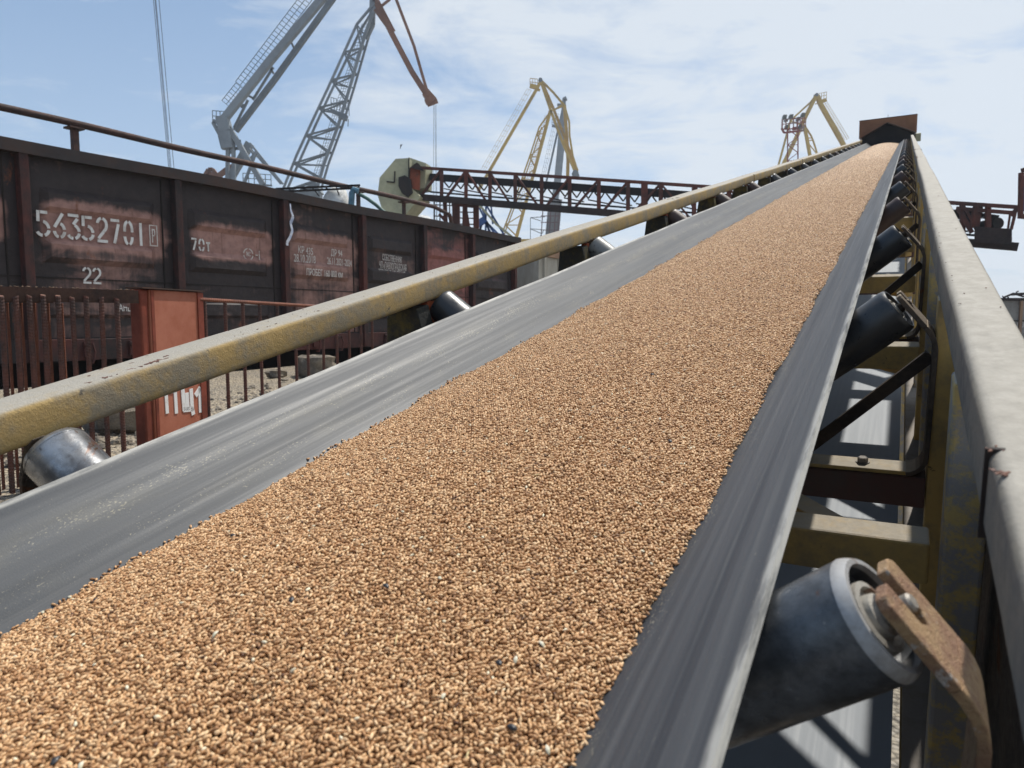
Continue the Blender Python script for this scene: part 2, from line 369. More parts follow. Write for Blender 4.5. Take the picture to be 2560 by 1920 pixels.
def mat_belt(name, under=False):   # dusty rubber with streaks along the belt
    m, nt, p = newmat(name); k = N(nt)
    t = k.n('ShaderNodeTexCoord')
    st = k.coord((26, 0.55, 26)); st2 = k.coord((90, 1.3, 90))
    s1 = k.noise(st, 1, 4, 0.55); s2 = k.noise(st2, 1, 5, 0.6)
    col = k.mix(k.ramp(s1, 0.35, 0.66), (0.030, 0.036, 0.045), (0.066, 0.072, 0.080))
    col = k.mix(k.ramp(s2, 0.46, 0.75, 0, 0.38), col, (0.15, 0.15, 0.148))
    if under: col = k.mix(0.7, col, (0.28, 0.31, 0.345))
    if not under:
        c = k.coord((1, 1, 1)); sp = k.n('ShaderNodeSeparateXYZ'); k.link(t.outputs['Object'], sp.inputs[0])
        wob = k.math('MULTIPLY', k.math('SUBTRACT', k.noise(k.coord((0.1, 2.2, 0.1)), 1, 3), 0.5), 0.05)
        x = k.math('ADD', sp.outputs[0], wob)
        def band(x0, wd, amt):
            d = k.math('ABSOLUTE', k.math('SUBTRACT', x, x0))
            return k.ramp(d, 0.0, wd, amt, 0.0)
        dm = k.math('MAXIMUM', band(-0.905, 0.028, 0.8), band(-0.862, 0.026, 0.5))
        dm = k.math('MAXIMUM', dm, band(-0.19, 0.035, 0.6))
        pat = k.noise(k.coord((1, 0.5, 1)), 26, 5, 0.65)
        spk = k.noise(k.coord((1, 0.4, 1)), 480, 3, 0.6)
        th = k.math('ADD', k.math('MULTIPLY', dm, 0.17), k.math('MULTIPLY', k.math('SUBTRACT', pat, 0.5), 0.42))
        mk = k.ramp(k.math('ADD', spk, th), 0.72, 0.80, 0, 0.8)
        spk2 = k.noise(c, 800, 2, 0.5)
        mk2 = k.ramp(k.math('ADD', spk2, k.math('MULTIPLY', dm, 0.05)), 0.735, 0.78, 0, 0.8)
        col = k.mix(k.math('MAXIMUM', mk, mk2), col, k.mix(k.noise(c, 60, 2), (0.34, 0.30, 0.19), (0.27, 0.26, 0.23)))
        soft = k.math('MULTIPLY', dm, k.ramp(k.noise(k.coord((1, 0.35, 1)), 18, 5, 0.65), 0.42, 0.7, 0, 0.40))
        col = k.mix(soft, col, (0.14, 0.13, 0.10))
        ed = k.math('MAXIMUM', k.ramp(sp.outputs[0], -0.090, -0.083), k.ramp(sp.outputs[0], -0.948, -0.953))
        col = k.mix(k.math('MULTIPLY', ed, k.ramp(k.noise(k.coord((1, 0.12, 1)), 60, 5, 0.7), 0.35, 0.6, 0.25, 1)), col, (0.36, 0.355, 0.33))
    k.link(col, p.inputs['Base Color'])
    k.link(k.ramp(s2, 0.3, 0.7, 0.5, 0.66), p.inputs['Roughness'])
    p.inputs['Specular IOR Level'].default_value = 0.36
    k.bump(k.math('ADD', s1, k.math('MULTIPLY', k.noise(k.coord((1, 1, 1)), 500, 2), 0.25)), 0.25, 0.002, p)
    return m
M_belt = mat_belt('conveyor_rubber')
M_under = mat_belt('return_belt_rubber', True)

def mat_kernel():
    m, nt, p = newmat('wheat_kernel'); k = N(nt)
    a = k.n('ShaderNodeAttribute'); a.attribute_type = 'INSTANCER'; a.attribute_name = 'tint'
    r = k.n('ShaderNodeValToRGB'); cr = r.color_ramp
    cr.elements[0].position = 0.0; cr.elements[0].color = (0.09, 0.04, 0.02, 1)
    cr.elements[1].position = 1.0; cr.elements[1].color = (0.78, 0.70, 0.50, 1)
    for ps, c in ((0.05, (0.25, 0.125, 0.052)), (0.3, (0.44, 0.232, 0.102)), (0.6, (0.61, 0.368, 0.180)), (0.88, (0.75, 0.515, 0.290))):
        e = cr.elements.new(ps); e.color = (*c, 1)
    k.link(a.outputs['Fac'], r.inputs[0])
    t = k.n('ShaderNodeTexCoord'); sp = k.n('ShaderNodeSeparateXYZ'); k.link(t.outputs['Generated'], sp.inputs[0])
    cx = k.ramp(k.math('ABSOLUTE', k.math('SUBTRACT', sp.outputs[0], 0.5)), 0.03, 0.13, 1, 0)
    cz = k.ramp(sp.outputs[2], 0.55, 0.75)
    tip = k.ramp(sp.outputs[1], 0.86, 1.0)
    col = k.mix(k.math('MULTIPLY', k.math('MULTIPLY', cx, cz), 0.75), r.outputs[0], (0.16, 0.065, 0.025))
    col = k.mix(k.math('MULTIPLY', tip, 0.6), col, (0.24, 0.11, 0.05))
    k.link(col, p.inputs['Base Color'])
    p.inputs['Roughness'].default_value = 0.5
    p.inputs['Specular IOR Level'].default_value = 0.35
    return m
M_kernel = mat_kernel()
def mat_bed():
    m, nt, p = newmat('wheat_bed'); k = N(nt)
    c = k.coord((1.5, 1, 1))
    v = k.n('ShaderNodeTexVoronoi'); v.inputs['Scale'].default_value = 210; k.link(c, v.inputs['Vector'])
    sp = k.n('ShaderNodeSeparateColor'); k.link(v.outputs['Color'], sp.inputs[0])
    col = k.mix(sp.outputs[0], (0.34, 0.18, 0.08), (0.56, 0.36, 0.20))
    col = k.mix(k.ramp(v.outputs['Distance'], 0.3, 0.75), col, (0.10, 0.045, 0.02))  # cell rims darkened: shade between kernels put into the bed colour
    k.link(col, p.inputs['Base Color'])
    p.inputs['Roughness'].default_value = 0.7
    p.inputs['Specular IOR Level'].default_value = 0.2
    k.bump(v.outputs['Distance'], 0.8, -0.003, p)
    return m
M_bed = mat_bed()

def mat_panel():
    """Wagon side sheet: faded oxide paint showing where soot has worn off; obj.color rgb = faded paint, alpha = how much of it shows."""
    m, nt, p = newmat('sooted_wagon_panel'); k = N(nt)
    oi = k.n('ShaderNodeObjectInfo')
    cv = k.n('ShaderNodeCombineXYZ'); k.link(k.math('MULTIPLY', oi.outputs['Random'], 37.0), cv.inputs[0]); k.link(k.math('MULTIPLY', oi.outputs['Random'], 11.0), cv.inputs[2])
    g = k.n('ShaderNodeTexCoord'); sp = k.n('ShaderNodeSeparateXYZ'); k.link(g.outputs['Generated'], sp.inputs[0])
    big = k.noise(k.coord((0.8, 0.8, 1.5), off=cv.outputs[0]), 2.2, 6, 0.6, 0.6)
    med = k.noise(k.coord((1, 1, 1), off=cv.outputs[0]), 7, 7, 0.65, 0.3)
    drip = k.noise(k.coord((14, 14, 0.9), off=cv.outputs[0]), 1, 5, 0.6)
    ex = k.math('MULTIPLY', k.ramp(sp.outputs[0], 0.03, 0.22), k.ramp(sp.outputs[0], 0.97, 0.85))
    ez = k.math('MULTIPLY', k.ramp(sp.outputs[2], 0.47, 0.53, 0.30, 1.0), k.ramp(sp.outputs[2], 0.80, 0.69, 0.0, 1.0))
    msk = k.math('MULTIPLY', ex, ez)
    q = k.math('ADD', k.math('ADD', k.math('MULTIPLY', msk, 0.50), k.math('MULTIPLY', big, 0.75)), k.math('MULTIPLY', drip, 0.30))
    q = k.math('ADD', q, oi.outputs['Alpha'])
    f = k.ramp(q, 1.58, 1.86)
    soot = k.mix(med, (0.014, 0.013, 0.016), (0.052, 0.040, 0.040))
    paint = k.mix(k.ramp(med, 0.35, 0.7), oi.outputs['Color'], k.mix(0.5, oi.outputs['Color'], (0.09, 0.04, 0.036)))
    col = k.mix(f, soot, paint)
    rn = k.noise(k.coord((1, 1, 0.5), off=cv.outputs[0]), 3.3, 9, 0.72, 0.5)
    col = k.mix(k.ramp(rn, 0.60, 0.68, 0, 0.85), col, (0.15, 0.055, 0.03))
    col = k.mix(k.math('MULTIPLY', k.ramp(drip, 0.56, 0.70), k.math('MULTIPLY', f, 0.6)), col, (0.10, 0.05, 0.04))
    k.link(col, p.inputs['Base Color'])
    p.inputs['Roughness'].default_value = 0.62
    p.inputs['Specular IOR Level'].default_value = 0.3
    k.bump(k.math('ADD', k.math('MULTIPLY', big, 2.0), med), 0.5, 0.02, p)
    return m
M_panel = mat_panel()

def mat_ground(name, a, b, c3, sc, peb):
    m, nt, p = newmat(name); k = N(nt)
    c = k.coord((1, 1, 1))
    n1 = k.noise(c, sc, 8, 0.65); n2 = k.noise(c, sc * 12, 6, 0.7)
    v = k.n('ShaderNodeTexVoronoi'); v.inputs['Scale'].default_value = peb; k.link(c, v.inputs['Vector'])
    sp = k.n('ShaderNodeSeparateColor'); k.link(v.outputs['Color'], sp.inputs[0])
    col = k.mix(k.ramp(n1, 0.38, 0.62), a, b)
    col = k.mix(k.math('MULTIPLY', k.ramp(n2, 0.45, 0.65), 0.8), col, c3)
    col = k.mix(k.ramp(sp.outputs[0], 0.5, 1, 0, 0.6), col, (0.34, 0.31, 0.27))
    col = k.mix(k.ramp(v.outputs['Distance'], 0.35, 0.8, 0, 0.7), col, (0.05, 0.045, 0.04))
    k.link(col, p.inputs['Base Color']); p.inputs['Roughness'].default_value = 0.9; p.inputs['Specular IOR Level'].default_value = 0.15
    k.bump(k.math('ADD', n2, k.math('MULTIPLY', v.outputs['Distance'], -0.8)), 0.9, 0.03, p)
    return m
M_ground = mat_ground('gravel_ground', (0.36, 0.31, 0.24), (0.28, 0.25, 0.20), (0.17, 0.15, 0.13), 0.7, 28)
M_yard = mat_ground('sandy_yard', (0.46, 0.38, 0.27), (0.34, 0.29, 0.22), (0.22, 0.19, 0.16), 1.1, 48)

# ------------------------------------------------------------------ ground
g = MB().add([(-390, -55, 0), (390, -55, 0), (390, 480, 0), (-390, 480, 0)], [(0, 1, 2, 3)]).build('ground', M_ground)
struct(g)
YZ = EZ - 0.65
n28 = Vector((V_.x, V_.y, 0)).normalized(); d28 = Vector((-n28.y, n28.x, 0))
def tw(s_, y, z): return TM @ Vector((s_, y, z))
a0 = n28 * -1.46 + d28 * -1.2; a1 = n28 * -1.46 + d28 * 40
b1 = tw(42, -0.3, 0); b0 = tw(-6, -0.3, 0)
yd = MB(); nn = 70
rows = []
for i in range(nn + 1):
    f_ = (i / nn) ** 1.6
    p0 = a0.lerp(a1, f_); p1 = b0.lerp(b1, f_)
    row = []
    for j in range(41):
        q = p0.lerp(Vector((p1.x, p1.y, 0)), j / 40)
        row.append((q.x, q.y, YZ + random.uniform(-0.012, 0.012) + 0.015 * math.sin(q.x * 2.1 + q.y * 1.3)))
    rows.append(row)
vs_ = [q for r_ in rows for q in r_]
yd.add(vs_, [(i * 41 + j, i * 41 + j + 1, (i + 1) * 41 + j + 1, (i + 1) * 41 + j) for i in range(nn) for j in range(40)])
for j in (0, 40):
    top = [rows[i][j] for i in range(nn + 1)]
    yd.add(top + [(x, y, -0.05) for x, y, z in top], [(i, i + 1, nn + 2 + i, nn + 1 + i) for i in range(nn)])
for i in (0, nn):
    top = rows[i]; yd.add(list(top) + [(x, y, -0.05) for x, y, z in top], [(j, j + 1, 42 + j, 41 + j) for j in range(40)])
struct(yd.build('yard_ground', M_yard, smooth=35))

# ------------------------------------------------------------------ rubble
def rock(mb, c, r, sq=0.7, n1=7, n2=5):
    rx, ry, rz = r * random.uniform(.7, 1.3), r * random.uniform(.7, 1.3), r * random.uniform(.45, .85) * sq * 1.3
    a0_ = random.uniform(0, 6); vs = []; fs = []
    for i in range(n2 + 1):
        th = math.pi * i / n2
        for j in range(n1):
            ph = 2 * math.pi * j / n1 + a0_
            kx = random.uniform(.78, 1.15)
            vs.append((c[0] + rx * math.sin(th) * math.cos(ph) * kx, c[1] + ry * math.sin(th) * math.sin(ph) * kx, c[2] + rz * math.cos(th) * random.uniform(.85, 1.05)))
    for i in range(n2):
        for j in range(n1):
            fs.append((i * n1 + j, i * n1 + (j + 1) % n1, (i + 1) * n1 + (j + 1) % n1, (i + 1) * n1 + j))
    mb.add(vs, fs)
rb = MB()
for i in range(3600):
    s_ = random.uniform(1.5, 11); y_ = -random.triangular(1.9, 5.8, 4.4)
    p_ = tw(s_, y_, -0.65)
    if (p_ - EYE).dot(n28) > -1.55: continue
    r_ = random.choice([.008, .012, .016, .022, .032]) * random.uniform(.7, 1.3)
    rock(rb, (p_.x, p_.y, YZ + r_ * 0.2), r_, 0.8, 6, 4)
struct(rb.build('rubble', M_rock), 'stuff')
tag_ = [((790, 915), 8.4, (0.27, 0.16, 0.13), 'broken concrete slab lying by the track under the wagon'), ((300, 1040), 4.1, (0.20, 0.14, 0.11), 'rough concrete lump behind the thick rebar bars beside the orange cabinet'), ((690, 925), 8.2, (0.10, 0.08, 0.05), 'small pale stone on the sandy yard left of the slab')]
for (px, py), D, sz, lb in tag_:
    mb = MB(); p_ = at(px, py, D)
    vs = []; random.seed(px)
    n1, n2 = 12, 7
    for i in range(n2 + 1):
        th = math.pi * i / n2
        for j in range(n1):
            ph = 2 * math.pi * j / n1
            e = 0.55
            sx = math.copysign(abs(math.sin(th) * math.cos(ph)) ** e, math.cos(ph)) if abs(math.sin(th) * math.cos(ph)) > 1e-6 else 0
            sy = math.copysign(abs(math.sin(th) * math.sin(ph)) ** e, math.sin(ph)) if abs(math.sin(th) * math.sin(ph)) > 1e-6 else 0
            sz_ = math.copysign(abs(math.cos(th)) ** e, math.cos(th))
            k_ = random.uniform(.86, 1.1)
            vs.append((sx * sz[0] * k_, sy * sz[1] * 1.4 * k_, sz_ * sz[2] * k_ + sz[2]))
    fs = [(i * n1 + j, i * n1 + (j + 1) % n1, (i + 1) * n1 + (j + 1) % n1, (i + 1) * n1 + j) for i in range(n2) for j in range(n1)]
    mb.add(vs, fs)
    o = mb.build('concrete_lump', M_rock, M=Matrix.Translation((p_.x, p_.y, YZ - 0.02)) @ Matrix.Rotation(0.6 + px, 4, 'Z'))
    tag(o, lb, 'concrete block', 'broken concrete in the yard')
random.seed(21)

# ------------------------------------------------------------------ conveyor (frame CM: x across, y along, z normal)
VC, TE = -0.5155, 22.0
HB = 0.32
def belt_z(x):
    a = abs(x)
    if a <= 0.19: zz = -0.522
    else: zz = -0.522 + (a - 0.19) * math.tan(R(39))
    # soften the two folds
    k = 0.035
    if abs(a - 0.19) < k: zz = -0.522 + math.tan(R(39)) * (a - 0.19 + k) ** 2 / (4 * k)
    return zz
def idler_t(i): return 0.497 if i == 0 else 1.515 + 1.09 * (i - 1)
NID = 19
def sag(y):
    i = 0
    while idler_t(i + 1) < y and i < 60: i += 1
    a, b = idler_t(i), idler_t(i + 1)
    f = (y - a) / (b - a)
    return -0.0012 * math.sin(math.pi * max(0, min(1, f))) ** 2
def belt_pt(x, y):
    a = abs(x); e = max(0, (a - 0.2) / 0.24)
    wv = 0.0006 * e * math.sin(y * 5.3 + (2 if x > 0 else 0)) + 0.0003 * e * math.sin(y * 11.7 + x)
    return (VC + x * (1 + 0.001 * e * math.sin(y * 4.1)), y, belt_z(x) + sag(y) + wv)
root = thing('conveyor_belt', 'long grey rubber belt running uphill with wheat heaped in its trough', 'conveyor belt', (VC, 0, -0.522), CM)
xs = [-.44, -.437, -.42, -.40, -.36, -.31, -.27, -.235, -.215, -.2, -.185, -.17, -.15, -.1, 0, .1, .15, .17, .185, .2, .215, .235, .27, .31, .36, .40, .417, .432, .435]
ys = list(np.arange(-1.2, 5.95, 0.06)) + list(np.arange(6.05, TE + 0.4, 0.2))
mb = MB(); nx = len(xs)
top = [belt_pt(x, y) for y in ys for x in xs]
def thick(p, x):
    a = R(39) * (1 if x > 0.2 else -1 if x < -0.2 else 0)
    return (p[0] + math.sin(a) * 0.006, p[1], p[2] - math.cos(a) * 0.006)
bot = [thick(p, xs[i % nx]) for i, p in enumerate(top)]
nt_ = len(top); fs = []
for i in range(len(ys) - 1):
    for j in range(nx - 1):
        a = i * nx + j
        fs.append((a, a + 1, a + nx + 1, a + nx)); fs.append((nt_ + a, nt_ + a + nx, nt_ + a + nx + 1, nt_ + a + 1))
    a = i * nx; fs.append((a, a + nx, nt_ + a + nx, nt_ + a)); a = i * nx + nx - 1; fs.append((a, nt_ + a, nt_ + a + nx, a + nx))
mb.add(top + bot, fs)
mb.build('carrying_strand', M_belt, root, smooth=50)
rb_ = MB()
yy = list(np.arange(-1.2, TE + 0.5, 0.4))
for i in range(len(yy) - 1):
    rb_.box(VC - 0.535, VC + 0.535, yy[i], yy[i + 1], -0.985, -0.975)
rb2 = MB().box(VC - 0.535, VC + 0.535, -1.2, TE + 0.5, -0.985, -0.975)
rb2.build('return_strand', M_under, root)

# wheat: bed sheet plus loose points that geometry nodes turn into kernels
def wheat_w(x, y):        # half width modulation and crown
    ph = 0.5 + 0.5 * np.tanh(x * 9)
    hw = 0.316 + 0.0015 * np.sin(y * 2.3 + ph) + 0.002 * np.sin(y * 7.1 + 2 * ph) + 0.003 * np.sin(y * 17 + ph) + 0.0015 * np.sin(y * 47 + 3 * ph)
    z = -0.522 + (0.318 - 0.19) * math.tan(R(39)) + 0 * hw
    u = np.clip(np.abs(x) / hw, 0, 1)
    crown = 0.052 * (1 - u ** 2.0)
    rip = (0.0004 * np.sin(y * 46 + 5 * np.sin(x * 6) + 2 * np.sin(y * 3.7)) + 0.0006 * np.sin(y * 9 + x * 11 + 2 * np.sin(y * 2.1)) + 0.0007 * np.sin(y * 23 + x * 31 + 3 * np.sin(x * 13))) * (1 - u ** 4) * np.exp(-np.clip(y, 0, 99) / 2.2)
    return hw, z + crown + rip
xb = np.linspace(-1, 1, 41)
yb = np.concatenate([np.arange(-0.4, 3, 0.02), np.arange(3, TE + 0.3, 0.08)])
X, Y = np.meshgrid(xb, yb)
hw, _ = wheat_w(X, Y)
XX = X * hw
_, Z = wheat_w(XX, Y)
nyb, nxb = X.shape
bedv = np.stack([VC + XX, Y, Z - 0.0048], -1).reshape(-1, 3)
bedf = [(i * nxb + j, i * nxb + j + 1, (i + 1) * nxb + j + 1, (i + 1) * nxb + j) for i in range(nyb - 1) for j in range(nxb - 1)]
P = []; SC = []; 
def scatter(y0, y1, dx_, dy_, sc, zoff):
    xs_ = np.arange(-0.36, 0.36, dx_); ys_ = np.arange(y0, y1, dy_)
    X, Y = np.meshgrid(xs_, ys_)
    X = X + (np.arange(len(ys_)) % 2)[:, None] * dx_ / 2
    X = X + rng.uniform(-.5, .5, X.shape) * dx_ * 0.6; Y = Y + rng.uniform(-.5, .5, Y.shape) * dy_ * 0.6
    X = X.ravel(); Y = Y.ravel()
    hw, Z = wheat_w(X, Y)
    edge = hw + rng.uniform(-0.005, 0.005, hw.shape)
    kp = np.abs(X) < edge
    X, Y, Z = X[kp], Y[kp], Z[kp]
    Zb = -0.522 + np.clip(np.abs(X) - 0.19, 0, 1) * math.tan(R(39)) + 0.001
    Z = np.maximum(Z + zoff + rng.uniform(-.0014, .0014, Z.shape) * (1.0 if sc < 1.2 else 1.3), Zb)
    P.append(np.stack([VC + X, Y, Z], -1)); SC.append(np.full(len(X), sc))
scatter(0.12, 2.6, 0.0043, 0.0036, 0.98, 0.0003)
scatter(0.12, 2.6, 0.0043, 0.0037, 1.0, -0.0023)
scatter(2.585, 6.2, 0.0042, 0.0039, 1.03, 0.0)
scatter(6.17, 11, 0.0075, 0.0070, 1.7, 0.0)
scatter(10.95, TE + 0.2, 0.012, 0.011, 2.7, 0.0)
# stray kernels along both margins of the load
ns = 150
ys_ = rng.uniform(0.12, 7, ns); sg = rng.choice([-1, 1], ns)
hw_, _ = wheat_w(np.full(ns, 0.3), ys_)
xs_ = sg * (hw_ + np.abs(rng.exponential(0.0016, ns)))
P.append(np.stack([VC + xs_, ys_, -0.522 + (np.abs(xs_) - 0.19) * math.tan(R(39)) + 0.0012], -1)); SC.append(np.full(ns, 1.0))
P = np.concatenate(P); SC = np.concatenate(SC); NP_ = len(P)
nb = len(bedv)
me = bpy.data.meshes.new('wheat')
me.from_pydata(bedv.tolist() + [(0, 0, 0)] * 0, [], bedf)
me.vertices.add(NP_)
allv = np.concatenate([bedv, P]).astype(np.float32)
me.vertices.foreach_set('co', allv.ravel())
kk = np.zeros(nb + NP_, np.float32); kk[nb:] = 1
tint = np.clip(rng.normal(0.50, 0.27, nb + NP_), 0.04, 0.88).astype(np.float32)
uu = rng.uniform(0, 1, nb + NP_); tint[uu < 0.005] = 1.0; tint[uu > 0.994] = 0.0
rot = np.zeros((nb + NP_, 3), np.float32)
rot[:, 2] = rng.uniform(0, 2 * math.pi, nb + NP_)
rot[:, 0] = rng.normal(0, 0.24, nb + NP_); rot[:, 1] = rng.uniform(-math.pi, math.pi, nb + NP_)
scl = np.ones((nb + NP_, 3), np.float32)
sv = rng.uniform(0.82, 1.18, (NP_, 3)).astype(np.float32); sv[:, 1] *= rng.uniform(0.78, 1.15, NP_)
scl[nb:] = sv * SC[:, None]
for nm, ty, arr in (('k', 'FLOAT', kk), ('tint', 'FLOAT', tint)):
    a = me.attributes.new(nm, ty, 'POINT'); a.data.foreach_set('value', arr)
for nm, arr in (('rot', rot), ('scl', scl)):
    a = me.attributes.new(nm, 'FLOAT_VECTOR', 'POINT'); a.data.foreach_set('vector', arr.ravel())
for p_ in me.polygons: p_.use_smooth = True
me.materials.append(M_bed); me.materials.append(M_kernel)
wheat = bpy.data.objects.new('wheat_grain', me); COL.objects.link(wheat)
wheat.matrix_world = CM
struct(wheat, 'stuff')
ng = bpy.data.node_groups.new('kernels', 'GeometryNodeTree')
ng.interface.new_socket(name='Geometry', in_out='INPUT', socket_type='NodeSocketGeometry')
ng.interface.new_socket(name='Geometry', in_out='OUTPUT', socket_type='NodeSocketGeometry')
def gn(t, **k):
    n = ng.nodes.new(t)
    for a, b in k.items(): setattr(n, a, b)
    return n
gi = gn('NodeGroupInput'); go = gn('NodeGroupOutput')
def attr(nm, ty):
    n = gn('GeometryNodeInputNamedAttribute', data_type=ty); n.inputs['Name'].default_value = nm
    return n.outputs['Attribute']
sph = gn('GeometryNodeMeshUVSphere'); sph.inputs['Segments'].default_value = 9; sph.inputs['Rings'].default_value = 6; sph.inputs['Radius'].default_value = 1
trr = gn('GeometryNodeTransform'); trr.inputs['Rotation'].default_value = (math.pi / 2, 0, 0)
ng.links.new(sph.outputs['Mesh'], trr.inputs['Geometry'])
trs = gn('GeometryNodeTransform'); trs.inputs['Scale'].default_value = (0.00150, 0.00282, 0.00126)
ng.links.new(trr.outputs[0], trs.inputs['Geometry'])
sm = gn('GeometryNodeSetShadeSmooth'); ng.links.new(trs.outputs[0], sm.inputs['Geometry'])
mt = gn('GeometryNodeSetMaterial'); mt.inputs['Material'].default_value = M_kernel; ng.links.new(sm.outputs[0], mt.inputs['Geometry'])
iop = gn('GeometryNodeInstanceOnPoints')
ng.links.new(gi.outputs[0], iop.inputs['Points']); ng.links.new(mt.outputs[0], iop.inputs['Instance'])
cmpn = gn('FunctionNodeCompare', data_type='FLOAT', operation='GREATER_THAN')
ng.links.new(attr('k', 'FLOAT'), cmpn.inputs['A']); cmpn.inputs['B'].default_value = 0.5
ng.links.new(cmpn.outputs[0], iop.inputs['Selection'])
er = gn('FunctionNodeEulerToRotation'); ng.links.new(attr('rot', 'FLOAT_VECTOR'), er.inputs[0])
ng.links.new(er.outputs[0], iop.inputs['Rotation'])
ng.links.new(attr('scl', 'FLOAT_VECTOR'), iop.inputs['Scale'])
jg = gn('GeometryNodeJoinGeometry')
ng.links.new(iop.outputs[0], jg.inputs[0]); ng.links.new(gi.outputs[0], jg.inputs[0])
ng.links.new(jg.outputs[0], go.inputs[0])
md = wheat.modifiers.new('kernels', 'NODES'); md.node_group = ng

# husks, straws and sunflower seeds lying on the wheat
def on_wheat(px, py):
    r = ray(px, py); a = Vector((r.dot(V_), r.dot(U_), r.dot(W_)))
    t = 0.38 / -a.z
    for _ in range(12):
        q = a * t; _, z = wheat_w(np.array([q.x - VC]), np.array([q.y])); t *= float(z[0]) / q.z
    q = a * t
    return Vector((q.x, q.y, q.z + 0.0016))
def seed(name, c, L, w, h, yaw, m, label, cat, group):
    mb = MB()
    prof = [(-.5, .05), (-.46, .35), (-.3, .8), (0, 1), (.25, .75), (.42, .35), (.5, .04)]
    vs = []; n = 8
    for t, r in prof:
        for k in range(n):
            a = 2 * math.pi * k / n
            vs.append((r * w / 2 * math.cos(a), t * L, r * h / 2 * math.sin(a) + 0.0006 * math.cos(t * 5)))
    fs = [(i * n + k, i * n + (k + 1) % n, (i + 1) * n + (k + 1) % n, (i + 1) * n + k) for i in range(len(prof) - 1) for k in range(n)]
    mb.add(vs, fs)
    o = mb.build(name, m, smooth=60, M=CM @ Matrix.Translation(c) @ Matrix.Rotation(yaw, 4, 'Z') @ Matrix.Rotation(random.uniform(-.25, .25), 4, 'X'))
    tag(o, label, cat, group)
M_sun = grime('black_seed_shell', (0.015, 0.015, 0.017), (0.05, 0.05, 0.055), 300, 0.45, 0.6, 0.4, bump=None)
M_straw = grime('pale_straw', (0.62, 0.50, 0.26), (0.50, 0.38, 0.18), 100, 0.4, 0.6, 0.6, bump=None)
M_husk = grime('pale_husk', (0.66, 0.62, 0.50), (0.50, 0.46, 0.32), 120, 0.4, 0.6, 0.6, bump=None)
for px, py, yaw in ((1247, 1660, 1.0), (965, 1468, 1.2), (1280, 1822, 1.5), (730, 1502, 0.6), (240, 1502, 0.9), (583, 1342, 1.5), (1675, 1105, 0.8), (140, 1905, 0.4), (1630, 938, 1.2)):
    seed('sunflower_seed', on_wheat(px, py), 0.0098, 0.0052, 0.003, yaw, M_sun, 'small black sunflower seed lying among the tan wheat kernels', 'seed', 'black seeds on the wheat')
for px, py, yaw, L in ((992, 1600, 0.55, 0.020), (1905, 885, -1.0, 0.022), (1170, 1890, 0.3, 0.012), (1500, 1410, 1.2, 0.012), (1345, 1190, -.7, 0.014)):
    seed('straw_bit', on_wheat(px, py), L, 0.0016, 0.0012, yaw, M_straw, 'short yellow bit of straw lying on top of the wheat', 'straw', 'straw bits on the wheat')
for px, py, yaw in ((330, 1396, 1.1), (175, 1497, 1.5), (108, 1535, 1.3), (465, 1317, 1.3), (1290, 1655, 0.3), (540, 1590, 0.2), (1355, 1615, 1.0), (205, 1920, 0.8), (1100, 1450, 0.9), (870, 1190, 1.1), (1650, 1050, 0.3), (1110, 1745, .4), (1370, 1880, .7)):
    seed('wheat_husk', on_wheat(px, py) + Vector((0, 0, .001)), 0.0085, 0.0035, 0.0014, yaw, M_husk, 'pale papery husk lying on the wheat near its edge', 'husk', 'pale husks on the wheat')

# frame
fr = thing('conveyor_trestle', 'yellow box rail frame with cross bars carrying the grey grain belt uphill', 'conveyor frame', (VC, 0, -1.1), CM)
def rail(x0, x1, z0, z1):
    mb = MB(); r = 0.011
    cs = []
    for cx_, cz_, a0_ in ((x1 - r, z1 - r, 0), (x0 + r, z1 - r, 90), (x0 + r, z0 + r, 180), (x1 - r, z0 + r, 270)):
        for k in range(5):
            a = R(a0_ + k * 22.5); cs.append((cx_ + r * math.cos(a), cz_ + r * math.sin(a)))
    n = len(cs); ys_ = list(np.arange(-1.0, 8, 0.05)) + list(np.arange(8, TE + 0.3, 0.4))
    vs = []
    for y in ys_:
        dx_ = 0.0012 * math.sin(y * 2.1 + x0) ; dz_ = 0.0012 * math.sin(y * 3.3)
        vs += [(x + dx_ + random.uniform(-.0003, .0003), y, z + dz_ + random.uniform(-.0003, .0003)) for x, z in cs]
    fs = [(i * n + k, i * n + (k + 1) % n, (i + 1) * n + (k + 1) % n, (i + 1) * n + k) for i in range(len(ys_) - 1) for k in range(n)]
    fs += [tuple(range(n)), tuple(range((len(ys_) - 1) * n, len(ys_) * n))]
    mb.add(vs, fs)
    return mb
rail(-1.157, -1.062, -0.296, -0.237).build('top_rail', M_rail, fr, smooth=40)
rail(0.063, 0.125, -0.310, -0.237).build('top_rail', M_railr, fr, smooth=40)
# paint flakes and torn joints on the rails
def flakes(side, t0, n, sp, big):
    mb = MB()
    for _ in range(n):
        t = t0 + random.gauss(0, sp); x = random.uniform(-1.15, -1.068) if side == 'l' else random.uniform(0.066, 0.12)
        if random.random() < 0.6: x = (-1.076 if side == 'l' else 0.068) + random.uniform(-.006, .004)
        z = -0.2368
        L = random.uniform(.3, 1) * big; w = random.uniform(.2, .6) * big; h = random.uniform(.02, .12) * big
        a = random.uniform(0, 6)
        c, s = math.cos(a), math.sin(a)
        pts = [(-L, -w, 0), (L, -w * .6, 0.0), (L * 1.1, w, h), (-L * .6, w * .8, h * .8)]
        pts = [(x + px * c - py * s, t + px * s + py * c, z + pz) for px, py, pz in pts]
        mb.add(pts + [(p[0], p[1], p[2] + 0.0006) for p in pts], [(0, 1, 2, 3), (4, 5, 6, 7), (0, 1, 5, 4), (1, 2, 6, 5), (2, 3, 7, 6), (3, 0, 4, 7)])
    return mb
